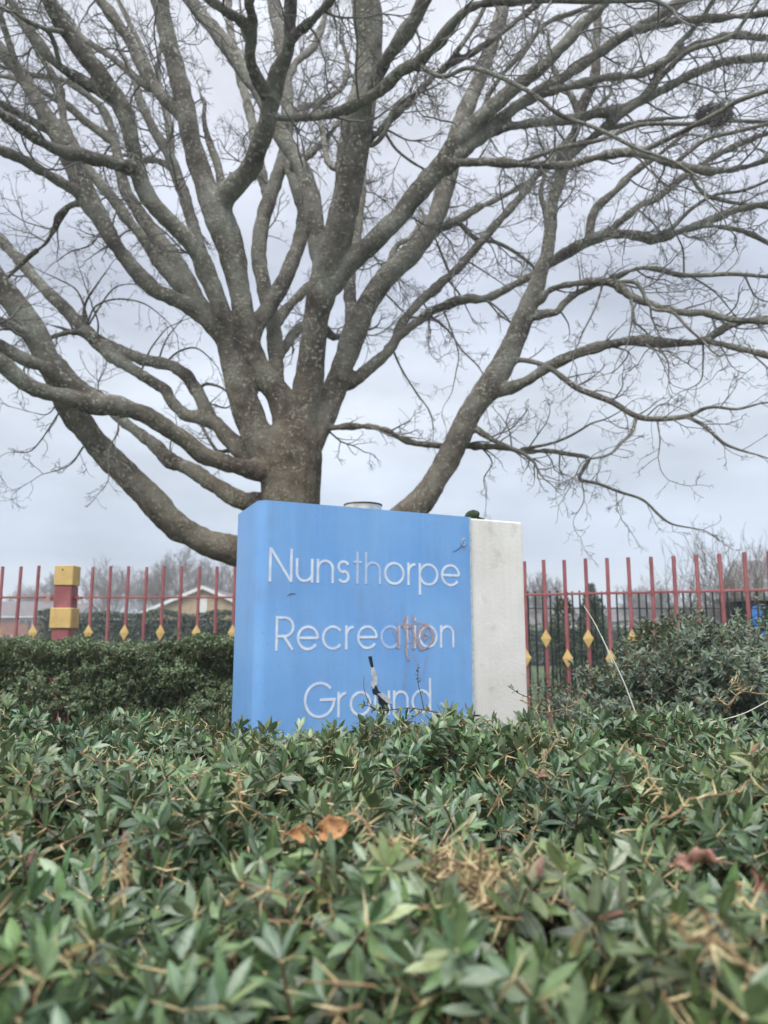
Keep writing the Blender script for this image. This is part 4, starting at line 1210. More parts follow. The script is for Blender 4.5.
def shoots(tips, dirs, slen, step, nl, lsize, lw, spine=.026, dead=None, pal=PAL, droop=0.0):
    """leafy spiny shoots. tips Nx3, dirs Nx3 (growing direction). returns leaves & spines & stems arrays"""
    n = len(tips)
    K = int(slen / step)
    lp, ld, ln_, ls, lwid, spv, stems = [], [], [], [], [], [], []
    keepc = []
    d = norm(dirs)
    bend = rng.normal(0, .35, (n, 3))
    for k in range(K + 1):
        back = k * step
        c = tips - d * back + bend * (back ** 2) * 2.0
        dk = norm(d - bend * back * 2.0)
        ref = norm(rng.normal(0, 1, (n, 3)))
        u = norm(np.cross(dk, ref)); v = np.cross(dk, u)
        m = nl if k else nl + 1
        for j in range(m):
            a = 2 * PI * j / m + rng.uniform(-.5, .5, n)
            rad = u * np.cos(a)[:, None] + v * np.sin(a)[:, None]
            open_ = rng.uniform(.8, 1.65, n) if k else rng.uniform(.35, 1.3, n)
            dd = norm(dk * np.cos(open_)[:, None] + rad * np.sin(open_)[:, None] + np.array([0, 0, .02 - droop]))
            nn = norm(dk * np.sin(open_)[:, None] * 1.0 - rad * np.cos(open_)[:, None] + np.array([0, 0, .5]) + rng.normal(0, .25, (n, 3)))
            s = lsize * rng.uniform(.62, 1.18, n) * (1 - .10 * (k == 0))
            keep = rng.random(n) < .93
            if dead is not None: keep &= ~dead
            lp.append((c + dd * .003)[keep]); ld.append(dd[keep]); ln_.append(nn[keep]); ls.append(s[keep]); lwid.append((s * lw * rng.uniform(.85, 1.15, n))[keep])
        if spine:
            for j in range(3):
                a = 2 * PI * (j / 3) * .62 + rng.uniform(0, 6.28, n)
                rad = u * np.cos(a)[:, None] + v * np.sin(a)[:, None]
                dd = norm(rad + dk * rng.uniform(-.35, .5, n)[:, None])
                L_ = spine * rng.uniform(.6, 1.25, n)
                keep = rng.random(n) < .8
                if dead is not None: keep |= dead
                spv.append(np.stack([c[keep], dd[keep] * L_[keep][:, None]], 1))
        stems.append(c)
    S = np.stack(stems, 1)
    return (np.concatenate(lp), np.concatenate(ld), np.concatenate(ln_), np.concatenate(ls), np.concatenate(lwid)), (np.concatenate(spv) if spine else None), S

def spine_mesh(name, sp, r=.0009):
    n = len(sp)
    c = sp[:, 0]; d = sp[:, 1]
    t = norm(d)
    u = norm(np.cross(t, np.tile(np.array([[.3, .5, .81]]), (n, 1)))); v = np.cross(t, u)
    V = np.empty((n, 4, 3))
    for k in range(3):
        a = 2 * PI * k / 3
        V[:, k] = c + (u * math.cos(a) + v * math.sin(a)) * r
    V[:, 3] = c + d
    f = np.array([(0, 1, 3), (1, 2, 3), (2, 0, 3)], dtype=np.int32)
    return mesh_np(name, V.reshape(-1, 3), (np.arange(n)[:, None, None] * 4 + f[None]).reshape(-1, 3))

def stem_mesh(name, S, r0=.0014, r1=.0028):
    items = []
    K = S.shape[1]
    rad = np.linspace(r0, r1, K)
    for s in S:
        items.append((s, rad))
    return tubes_np(items, name, 4)

def lump(x, y, sc, ph):
    return (np.sin(x * sc * 1.0 + ph) * np.cos(y * sc * 1.27 + ph * 1.7) + .6 * np.sin(x * sc * 2.3 + y * sc * 1.1 + ph * 2.3) + .4 * np.cos(y * sc * 3.1 - x * sc * 1.9 + ph))

# ---------------------------------------------------------------- foreground hedge
HX0, HX1, HY0, HY1 = -2.25, 2.25, .33, 2.42
def hedge_top(x, y):
    z = 1.218 + .026 * lump(x, y, 4.3, 1.3) * np.clip(.35 + y * .5, 0, 1) + .012 * lump(x, y, 11, .4)
    z = z + .055 * np.exp(-((x + 1.25) ** 2 / .22 + (y - 2.1) ** 2 / .25))        # swell at the far left
    z = z + .030 * np.exp(-((x - .22) ** 2 / .06 + (y - 2.15) ** 2 / .05))         # crown in front of the sign's right end
    z = z + .02 * np.exp(-((x - 1.2) ** 2 / .3 + (y - 2.2) ** 2 / .2))
    z = z - .022 * np.exp(-((x - .09) ** 2 / .012 + (y - .88) ** 2 / .008))         # hollow of dry twigs
    z = z - .022 * np.clip((y - 1.7) / .6, 0, 1) * np.exp(-((x + .25) / .55) ** 2)
    z = z - .03 * np.clip((y - 2.25) / .2, 0, 1)
    z = z - .10 * np.clip((.55 - y) / .25, 0, 1)
    return z
hedge = empty('spiny_hedge', (0, 1.3, 0), 'broad spiny evergreen hedge filling the foreground in front of the sign', 'hedge')
n = 4700
hx = rng.uniform(HX0, HX1, n); hy = HY0 + (HY1 - HY0) * rng.random(n)
wv = (np.abs(hx) < .75 * hy + .35) | (rng.random(n) < .5)
hx, hy = hx[wv], hy[wv]; n = len(hx)
hz = hedge_top(hx, hy) + np.where(rng.random(n) < .16, rng.uniform(0, .045, n), rng.uniform(-.05, .008, n))
tips = np.stack([hx, hy, hz], 1)
fx_ = .55 * np.sin(hx * 9 + 2 * np.sin(hy * 7)); fy_ = .5 * np.cos(hy * 11 + 1.5 * np.sin(hx * 8 + 1))
dirs = np.stack([fx_ + rng.normal(0, .6, n), fy_ + rng.normal(-.15, .55, n), np.ones(n)], 1)
gap = lump(hx, hy, 15, 2.2) > 1.05
tips[gap, 2] -= rng.uniform(.02, .07, gap.sum())
hd = (((hx - .10) / .055) ** 2 + ((hy - .87) / .075) ** 2) < 1
hd |= ((hx - .42) ** 2 + (hy - .62) ** 2) < .07 ** 2
near_cam = (hx ** 2 + hy ** 2) < .40 ** 2
tips[near_cam, 2] -= .04
Lf, Sp, St = shoots(tips, dirs, .13, .026, 7, .042, .32, dead=hd, spine=.031)
# darker lower layer that closes the hedge
n2 = 2200
bx = rng.uniform(HX0, HX1, n2); by = rng.uniform(HY0, HY1, n2)
bz = hedge_top(bx, by) - rng.uniform(.12, .22, n2)
d2 = np.stack([rng.normal(0, .8, n2), rng.normal(0, .8, n2), np.ones(n2) * .7], 1)
Lf2, Sp2, St2 = shoots(np.stack([bx, by, bz], 1), d2, .12, .03, 5, .040, .42)
# flanks
n3 = 1500
sx = np.where(rng.random(n3) < .5, rng.uniform(HX0, HX1, n3), np.where(rng.random(n3) < .5, HX0, HX1))
back = (np.abs(sx) < HX1 - .001)
sy = np.where(back, HY1, rng.uniform(HY0, HY1, n3))
szz = rng.uniform(.35, 1.18, n3)
d3 = np.stack([np.where(back, 0, np.sign(sx)) + rng.normal(0, .5, n3), np.where(back, 1, 0) + rng.normal(0, .5, n3), rng.uniform(.1, .9, n3)], 1)
Lf3, Sp3, St3 = shoots(np.stack([sx, sy, szz], 1), d3, .12, .03, 5, .040, .42)
cat = lambda i: np.concatenate([Lf[i], Lf2[i], Lf3[i]])
lp = cat(0); cols = pick_cols(len(lp), odd=.018)
cols = cols * (1 + .20 * np.clip(lump(lp[:, 0], lp[:, 1], 7.5, 3.3), -1.2, 1.6))[:, None] * np.stack([1 + .12 * lump(lp[:, 0], lp[:, 1], 4, 1.1), np.ones(len(lp)), 1 - .08 * lump(lp[:, 0], lp[:, 1], 4, 1.1)], 1)
cols = np.clip(cols * np.array([1.08, 1.08, 1.02]), .015, .42)
link('foliage', leaf_mesh('foliage', lp, cat(1), cat(2), cat(3), cat(4), cols, 5), M_leaf, hedge)
print('hedge leaves', len(lp))
link('spines', spine_mesh('spines', np.concatenate([Sp, Sp2]), .0017), M_spine, hedge)
link('stems', stem_mesh('stems', np.concatenate([St, St2[:, :St.shape[1]]] if St2.shape[1] >= St.shape[1] else [St])), M_stem, hedge)
# woody frame down to the ground
wood = []
for i in range(260):
    x = random.uniform(HX0 + .1, HX1 - .1); y = random.uniform(HY0 + .1, HY1 - .1)
    p = np.array([x, y, -.02]); pts = [p]
    d = np.array([random.gauss(0, .18), random.gauss(0, .18), 1.0])
    for k in range(6):
        d = d + rng.normal(0, .16, 3) * np.array([1, 1, .3]); p = p + d / np.linalg.norm(d) * .2; pts.append(p)
    pts = np.array(pts); pts[:, 2] = np.minimum(pts[:, 2], hedge_top(pts[:, 0], pts[:, 1]) - .06)
    wood.append((pts, np.linspace(.011, .004, 7)))
link('branches', tubes_np(wood, 'branches', 6), M_stem, hedge)

# dry spiny stems (traced places), buds, and upright sprigs in front of the sign
def dry_stem(pxs, Y0, Y1, r, nsp=14, sl_=.026):
    pts = []
    for i, (x, y) in enumerate(pxs):
        f = i / (len(pxs) - 1)
        pts.append(P(x, y, Y0 + (Y1 - Y0) * f))
    cp = catmull([np.array(tuple(p)) for p in pts], 6)
    cp = np.array(cp)
    rad = np.linspace(r, r * .5, len(cp))
    sp = []
    for k in range(nsp):
        i = int((k + .5) / nsp * (len(cp) - 1))
        t = norm(cp[min(i + 1, len(cp) - 1)] - cp[i])
        for _ in range(3):
            d = norm(np.cross(t, rng.normal(0, 1, 3)) + t * rng.uniform(0, .5))
            sp.append((cp[i], d * sl_ * rng.uniform(.7, 1.3)))
    return (cp, rad), sp
def spiny_piece(cp, rad, sp, name='dry_stem', mats=None, kind=None, fine=1.0):
    """bare woody stem with its straw coloured spines, one mesh"""
    mb = MB()
    for c_, r_ in (zip(cp, rad) if isinstance(cp, list) else [(cp, rad)]):
        mb.tube([Vector(p) for p in c_], list(r_), 6)
    for a, d in sp:
        a = Vector(a); d = Vector(d)
        mb.tube([a, a + d * .5, a + d], [.0014 * fine, .0010 * fine, .0002], 4, mi=1, caps=False)
    o = mb.build(name, [M_drystem, M_spine], hedge)
    if kind: o['kind'] = kind
for pxs, a, b, r in [([(352, 812), (366, 822), (380, 842), (404, 857)], 1.0, .93, .0024),
                     ([(536, 776), (545, 758), (560, 735)], 1.45, 1.5, .0028),
                     ([(672, 914), (690, 938), (722, 950), (745, 985), (775, 1010)], .60, .55, .0026),
                     ([(735, 880), (748, 905), (770, 915), (780, 940)], .72, .7, .002),
                     ([(700, 905), (716, 930), (722, 960)], .62, .6, .0018),
                     ([(386, 838), (410, 850), (440, 872), (470, 862), (500, 868)], .90, .84, .0020),
                     ([(620, 745), (642, 762), (650, 785), (665, 795)], 1.35, 1.1, .0024),
                     ([(714, 697), (728, 705), (742, 692), (768, 694), (790, 690)], 2.6, 2.7, .0045),
                     ([(742, 692), (738, 684), (732, 678)], 2.6, 2.6, .003),
                     ([(660, 818), (684, 806), (705, 796), (740, 792), (762, 782)], 1.0, 1.05, .0020),
                     ([(236, 775), (239, 790), (238, 812)], 1.2, 1.1, .0020),
                     ([(126, 840), (124, 860), (129, 880), (122, 900)], .80, .74, .0020),
                     ([(80, 752), (104, 762), (125, 760), (142, 770)], 1.4, 1.4, .0022),
                     ([(520, 700), (545, 712), (575, 706), (590, 690)], 2.5, 2.7, .0022)]:
    (cp, rad), sp = dry_stem(pxs, a, b, r, nsp=6, sl_=.021 if a < 2 else .03)
    cp = cp + np.cumsum(rng.normal(0, .0012, cp.shape), axis=0)
    spiny_piece(cp, rad, sp)
for (cx, cy, cnt, sg) in ((.10, .88, 58, .030), (.42, .62, 7, .035), (-.35, 1.5, 14, .06), (.8, 1.25, 20, .07), (-.75, 1.35, 16, .07)):
    cps, rads, sps = [], [], []
    for i in range(cnt):
        p = np.array([cx + random.gauss(0, sg), cy + random.gauss(0, sg * .9), 0]); p[2] = float(hedge_top(p[0], p[1])) - random.uniform(-.012, .05)
        d = norm(rng.normal(0, 1, 3) * np.array([1, 1, .4])); l_ = random.uniform(.02, .06)
        cps.append(np.array([p - d * l_, p + rng.normal(0, .005, 3), p + d * l_])); rads.append(np.array([.0013, .0012, .0007]))
        for _ in range(5): sps.append((p + d * random.uniform(-l_, l_), norm(rng.normal(0, 1, 3)) * random.uniform(.016, .036)))
    spiny_piece(cps, rads, sps, 'dry_tangle', kind='stuff', fine=.68)
# straw bits and bare twig ends scattered through the top of the hedge
cps, rads, sps = [], [], []
for i in range(1000):
    y = HY0 + .1 + (HY1 - HY0 - .15) * random.random(); x = random.uniform(-.7, .7) * (y + .5)
    p = np.array([x, y, float(hedge_top(x, y)) + random.uniform(-.03, .018)])
    d = norm(rng.normal(0, 1, 3) * np.array([1, 1, .8])); l_ = random.uniform(.010, .034)
    cps.append(np.array([p - d * l_, p + rng.normal(0, .002, 3), p + d * l_])); rads.append(np.array([.0013, .0014, .0007]))
    for _ in range(2): sps.append((p, norm(rng.normal(0, 1, 3)) * random.uniform(.015, .030)))
spiny_piece(cps, rads, sps, 'straw_bits', kind='stuff')

# sprigs standing in front of the sign
spr_pts = []; spl = []
def sprig(pxs, Y, r=.0022, leaf=.022, dens=16):
    cp = np.array(catmull([np.array(tuple(P(x, y, Y))) for x, y in pxs], 6))
    spr_pts.append((cp, np.linspace(r, r * .5, len(cp))))
    for k in range(dens):
        i = random.randrange(len(cp) - 1)
        t = norm(cp[i + 1] - cp[i])
        d = norm(np.cross(t, rng.normal(0, 1, 3)) + t * .5)
        spl.append((cp[i], d, leaf * random.uniform(.7, 1.2)))
sprig([(452, 716), (430, 711), (408, 708), (385, 710), (362, 704)], 2.35, .0026, .022, 46)
sprig([(424, 710), (421, 695), (418, 682), (418, 664)], 2.35, .0018, .013, 14)
sprig([(372, 708), (367, 698), (364, 688), (364, 676)], 2.35, .0014, .009, 6)
sprig([(420, 712), (412, 718), (403, 723)], 2.33, .0018, .018, 8)
sprig([(545, 706), (535, 700), (520, 694), (508, 686)], 2.5, .0022, .016, 12)
sprig([(390, 722), (380, 712), (372, 708)], 2.3, .0022, .022, 12)
lp_ = np.array([a[0] for a in spl]); ld_ = np.array([a[1] for a in spl]); lz = np.array([a[2] for a in spl])
link('sprig_leaves', leaf_mesh('sprig_leaves', lp_, ld_, norm(rng.normal(0, .6, lp_.shape) + np.array([0, -.4, 1])), lz, lz * .45, pick_cols(len(lz)), 5), M_leaf, hedge)
link('sprig_stems', tubes_np(spr_pts, 'sprig_stems', 6), M_stem, hedge)

def bud(x, y, Y, s=.012, tilt=(0, 0, 1)):
    c = P(x, y, Y)
    mb = MB()
    t = Vector(tilt).normalized()
    s = s * .72
    mb.tube([c - t * s, c - t * s * .5, c, c + t * s * .7, c + t * s * 1.25], [s * .12, s * .26, s * .30, s * .16, s * .03], 8)
    mb.build('bud', M_bud, hedge, smooth=True)
for b in [(540, 868, .74, .014, (.1, 0, 1)), (31, 858, .78, .011, (.3, 0, .9)), (124, 838, .80, .009, (0, 0, 1)), (398, 770, 1.2, .008, (.3, 0, 1)), (466, 706, 2.35, .014, (-.3, 0, 1)),
          (697, 722, 2.0, .013, (-.4, 0, .8)), (548, 713, 2.3, .010, (.3, 0, 1)), (108, 722, 2.0, .009, (0, 0, 1)), (610, 768, 1.2, .009, (0, 0, 1))]:
    bud(*b)

# dead leaves lying on the hedge: things of their own
def dead_leaf(x, y, Y, s, w_, rot, tilt, label, mat=M_dead, cup=.35):
    c = P(x, y, Y)
    nr, nc = 9, 7
    vs = []
    for i in range(nr):
        t = i / (nr - 1)
        ww = math.sin(PI * min(1, t * .92 + .06)) ** .8 * w_ / 2 * (1 + .10 * math.sin(i * 2.1))
        for j in range(nc):
            a = -1 + 2 * j / (nc - 1)
            vs.append(Vector(((t - .5) * s, a * ww, cup * w_ * (a * a) * .6 + .12 * s * math.sin(t * PI * 1.3) + .003 * math.sin(i * 1.7 + j))))
    Rm = Matrix.Rotation(rot, 3, 'Z') @ Matrix.Rotation(tilt[0], 3, 'X') @ Matrix.Rotation(tilt[1], 3, 'Y')
    mb = MB()
    fs = [(i * nc + j, i * nc + j + 1, (i + 1) * nc + j + 1, (i + 1) * nc + j) for i in range(nr - 1) for j in range(nc - 1)]
    mb.add([c + Rm @ v for v in vs], fs)
    st_ = [c + Rm @ Vector((-s * .5, 0, 0)), c + Rm @ Vector((-s * .72, .003, -.004))]
    mb.tube(st_, .0009, 5)
    o = mb.build('dead_leaf', mat, None, smooth=True)
    sm = o.modifiers.new('thick', 'SOLIDIFY'); sm.thickness = .0006
    tag(o, label, 'leaf', 'dead leaves lying on the hedge')
dead_leaf(335, 829, .99, .042, .032, .5, (1.15, -.9), 'bright orange brown dead leaf lying on the hedge below the sign')
dead_leaf(301, 835, .98, .034, .022, .2, (1.1, .3), 'darker brown curled dead leaf beside the bright orange one')
dead_leaf(700, 862, .82, .034, .022, 2.2, (.9, .3), 'pinkish brown dead leaf tucked among leaves right of centre', M_deadpink)
dead_leaf(757, 884, .74, .036, .026, 1.2, (.8, -.2), 'pale pinkish dead leaf near the right edge of the hedge', M_deadpink)
dead_leaf(544, 778, 1.35, .034, .022, .8, (.7, .3), 'small brown dead leaf under the bare tan twig on the hedge', M_deadpink)
dead_leaf(682, 866, .80, .026, .018, .3, (.8, .3), 'small reddish dead leaf just left of the pinkish brown one', M_deadpink)

# long pale dry grass stems
def grass_stem(lines, label):
    mb = MB()
    for pxs, Y, r in lines:
        cp = catmull([np.array(tuple(P(x, y, Y + k * .02))) for k, (x, y) in enumerate(pxs)], 6)
        mb.tube([Vector(c) for c in cp], [r * (1 - .55 * i / (len(cp) - 1)) for i in range(len(cp))], 6)
    tag(mb.build('dry_grass_stem', M_grass, None, smooth=True), label, 'grass stem', 'pale dry grass stems poking out of the hedge')
M_grass = noise_mat('dry_grass', (.42, .47, .38), (.60, .62, .52), 30, .6, 0)
grass_stem([([(642, 728), (636, 714), (622, 678), (606, 646), (594, 622), (584, 606)], 2.35, .0030), ([(613, 664), (608, 652), (602, 636)], 2.42, .0018)], 'long pale grass stem leaning left in front of the right railings')
grass_stem([([(700, 724), (722, 720), (745, 713), (770, 700), (800, 684)], 2.15, .0022)], 'pale grass stem arching out of the hedge at the right edge')

# ---------------------------------------------------------------- right hand spiny bush
def mound(root, cx, cy, rx_, ry_, ztop, zfn, n, lsize, slen, step, nl, spine, pal, rows, mat, lw=.37, zmin=.15, inner=.5, seedph=.7, wood_n=60, under=None, halfview=True):
    th_ = rng.uniform(0, 2 * PI, n); el = np.arcsin(rng.uniform(.0, 1, n))
    nx_ = np.cos(el) * np.cos(th_); ny_ = np.cos(el) * np.sin(th_); nz_ = np.sin(el)
    k = 1 + .16 * lump(nx_ * 2, ny_ * 2 + nz_ * 2, 2.4, seedph) * .6 + rng.normal(0, .03, n)
    # upper half dome above a skirt
    sk = rng.random(n) < .45
    zc = ztop - rz_dome
    X = cx + rx_ * nx_ * k; Y = cy + ry_ * ny_ * k
    Z = zc + rz_dome * nz_ * k
    Z = np.where(sk, rng.uniform(zmin, zc, n), Z)
    hor = norm(np.stack([nx_, ny_, np.zeros(n)], 1))
    X = np.where(sk, cx + rx_ * hor[:, 0] * k, X); Y = np.where(sk, cy + ry_ * hor[:, 1] * k, Y)
    Z = Z + zfn(X, Y) * np.where(sk, .4, 1)
    ns = np.stack([nx_ / rx_, ny_ / ry_, nz_ / rz_dome], 1); ns = norm(ns)
    ns = np.where(sk[:, None], hor, ns)
    tips = np.stack([X, Y, Z], 1)
    d = norm(ns + np.array([0, 0, .45]) + rng.normal(0, .42, (n, 3)))
    dep = np.where(rng.random(n) < inner, rng.uniform(.0, .16, n), rng.uniform(-.03, .02, n)) - np.where(rng.random(n) < .10, rng.uniform(0, .09, n), 0)
    tips = tips - ns * dep[:, None]
    a, s, st = shoots(tips, d, slen, step, nl, lsize, lw, spine=spine)
    cols = pick_cols(len(a[0]), pal, .015)
    link('foliage', leaf_mesh('foliage', a[0], a[1], a[2], a[3], a[4], cols, rows), mat, root)
    link('stems', stem_mesh('stems', st), M_stem, root)
    if spine: link('spines', spine_mesh('spines', s, .0010), M_spine, root)
    wd = []
    for i in range(wood_n):
        a_ = random.uniform(0, 2 * PI); r_ = random.uniform(0, .9)
        e = np.array([cx + rx_ * r_ * math.cos(a_), cy + ry_ * r_ * math.sin(a_), ztop - random.uniform(.1, .6)])
        s_ = np.array([cx + (e[0] - cx) * .35, cy + (e[1] - cy) * .35, -.02])
        m1_ = s_ * .5 + e * .5 + rng.normal(0, .05, 3)
        wd.append((np.array(catmull([s_, m1_, e], 4)), np.linspace(.014, .004, 9)))
    link('branches', tubes_np(wd, 'branches', 6), M_stem, root)
    return len(a[0])

BPAL = 1.15 * np.array([(.065, .100, .072), (.092, .132, .096), (.120, .160, .118), (.048, .076, .056), (.170, .205, .160), (.10, .145, .08)])
rz_dome = .42
bush = empty('spiny_bush', (1.62, 3.75, 0), 'rounded grey green spiny bush against the right railings', 'bush')
def zf(X, Y):
    return .05 * np.exp(-((X - 1.47) ** 2) / .03) - .035 * np.clip((X - 1.6) / .2, 0, 1) + .03 * lump(X, Y, 6, 2.0) - .05 * np.exp(-((X - 1.1) ** 2) / .03)
c_ = mound(bush, 1.78, 3.75, .82, .62, 1.555, zf, 2700, .037, .14, .026, 5, .026, BPAL, 4, M_leaf2, inner=.45, zmin=.5)
print('bush', c_)

# ---------------------------------------------------------------- small leaved shrubs on the left
SPAL = np.array([(.092, .142, .060), (.120, .180, .080), (.155, .215, .100), (.068, .105, .050), (.21, .25, .14)])
def box_shrub(root, x0, x1, y0, y1, ztop, n, seed, bare_below=None):
    ax = rng.uniform(x0, x1, n); which = rng.random(n)
    top = which < .42; frn = (which >= .42) & (which < .86); sid = which >= .86
    X = ax.copy(); Y = rng.uniform(y0, y1, n); Z = rng.uniform(.25, ztop, n)
    def tz(X, Y): return ztop + .022 * lump(X, Y, 7, seed) - .12 * np.clip((np.abs(X - (x0 + x1) / 2) / ((x1 - x0) / 2)) ** 8, 0, 1)
    Z = np.where(top, tz(X, Y), Z * .995)
    bulge = .06 * lump(X, Z * 1.5, 6, seed + 1)
    rnd = .16 * np.clip((Z - (ztop - .22)) / .22, 0, 1) ** 2
    Y = np.where(frn, y0 + bulge + rnd, Y)
    X = np.where(sid, np.where(rng.random(n) < .5, x0, x1) + .05 * lump(Y, Z, 6, seed), X)
    nv = np.where(top[:, None], np.array([0, 0, 1.0]), np.where(frn[:, None], np.array([0, -1.0, .25]), np.stack([np.sign(X - (x0 + x1) / 2), np.zeros(n), .25 * np.ones(n)], 1)))
    tips = np.stack([X, Y, Z], 1) - norm(nv) * np.where(rng.random(n) < .5, rng.uniform(0, .15, n), rng.uniform(-.02, .02, n))[:, None]
    if bare_below is not None:
        kp = (tips[:, 2] > bare_below + .07 * lump(tips[:, 0], tips[:, 2], 9, 2)) | (rng.random(n) < .22)
        tips = tips[kp]; nv = nv[kp]
    m = len(tips)
    d = norm(nv + np.array([0, 0, .5]) + rng.normal(0, .5, (m, 3)))
    a, s, st = shoots(tips, d, .09, .0175, 4, .023, .58, spine=0)
    link('foliage', leaf_mesh('foliage', a[0], a[1], a[2], a[3], a[4], pick_cols(len(a[0]), SPAL, .008), 3), M_leaf2, root)
    link('stems', stem_mesh('stems', st, .001, .002), M_stem, root)
    wd = []
    for i in range(int(70 * (x1 - x0))):
        x = random.uniform(x0 + .1, x1 - .1); y = random.uniform(y0 + .03, y1 - .1)
        e = np.array([x + random.gauss(0, .15), y + random.gauss(0, .1), ztop - random.uniform(.05, .5)])
        s_ = np.array([x, y + .1, -.02]); m1_ = s_ * .5 + e * .5 + rng.normal(0, .06, 3)
        wd.append((np.array(catmull([s_, m1_, e], 4)), np.linspace(.011, .003, 9)))
    link('branches', tubes_np(wd, 'branches', 5), M_stem, root)
    return len(a[0])
xm = P(143, 680, 4.8).x
s1 = empty('clipped_shrub', ((-4.6 + xm) / 2, 5.1, 0), 'small leaved evergreen shrub below the banded post at the far left', 'shrub', 'clipped shrubs in front of the left railings')
print('shrub', box_shrub(s1, -4.4, xm - .02, 4.75, 5.6, 1.440, 13000, .5))
s2 = empty('clipped_shrub', ((xm - .8) / 2, 5.1, 0), 'small leaved evergreen shrub with bare lower twigs next to the blue sign', 'shrub', 'clipped shrubs in front of the left railings')
print('shrub', box_shrub(s2, xm + .04, -.80, 4.78, 5.6, 1.455, 5600, 3.1, bare_below=1.0))

# bare thin shoots by the right railings
bs = []
for i in range(44):
    x = random.uniform(.95, 1.7); y = random.uniform(4.3, 5.3)
    p = np.array([x, y, 0.0]); pts = [p]; d = np.array([random.gauss(0, .25), random.gauss(0, .2), 1.0]); cur = rng.normal(0, .12, 3)
    for k in range(10):
        d = norm(d + cur * .5 + rng.normal(0, .08, 3)); p = p + d * random.uniform(.11, .15); pts.append(p)
    bs.append((np.array(pts), np.linspace(.0045, .0015, 11)))
    for k in range(5):
        q = pts[random.randint(4, 9)]; dd = norm(rng.normal(0, 1, 3) + np.array([0, 0, .6]))
        bs.append((np.array([q, q + dd * .06 + rng.normal(0, .01, 3), q + dd * .14]), np.array([.002, .0015, .001])))
M_pale = noise_mat('pale_twig', (.17, .14, .11), (.30, .26, .21), 20, .85, 0)
bsr = empty('bare_shrub', (1.3, 4.8, 0), 'thin tangle of bare pale shoots behind the white end of the sign', 'shrub')
link('shoots', tubes_np(bs, 'shoots', 5), M_pale, bsr)
ax = rng.uniform(.85, 1.75, 130); ay = rng.uniform(4.2, 4.9, 130); az = rng.uniform(.9, 1.25, 130)
a, s, st = shoots(np.stack([ax, ay, az], 1), norm(rng.normal(0, .6, (130, 3)) + np.array([0, 0, .8])), .12, .03, 4, .032, .4, spine=0)
link('foliage', leaf_mesh('foliage', a[0], a[1], a[2], a[3], a[4], pick_cols(len(a[0]), BPAL, .15), 4), M_leaf2, bsr)

# ================================================================ background
M_brick_tan = noise_mat('brick_tan', (.44, .32, .20), (.54, .41, .27), 3, .9, .2)
M_brick_red = noise_mat('brick_red', (.28, .13, .09), (.36, .18, .13), 3, .9, .2)
M_tile = noise_mat('roof_tile', (.14, .12, .12), (.20, .18, .18), 2, .8, .2)
M_white = noise_mat('white_upvc', (.70, .70, .68), (.80, .80, .78), 5, .5, 0)
M_glass = noise_mat('window_glass', (.03, .035, .04), (.06, .07, .08), 3, .15, 0, spec=.6)
M_wallpale = noise_mat('pale_render', (.50, .45, .42), (.60, .56, .52), 3, .85, .1)

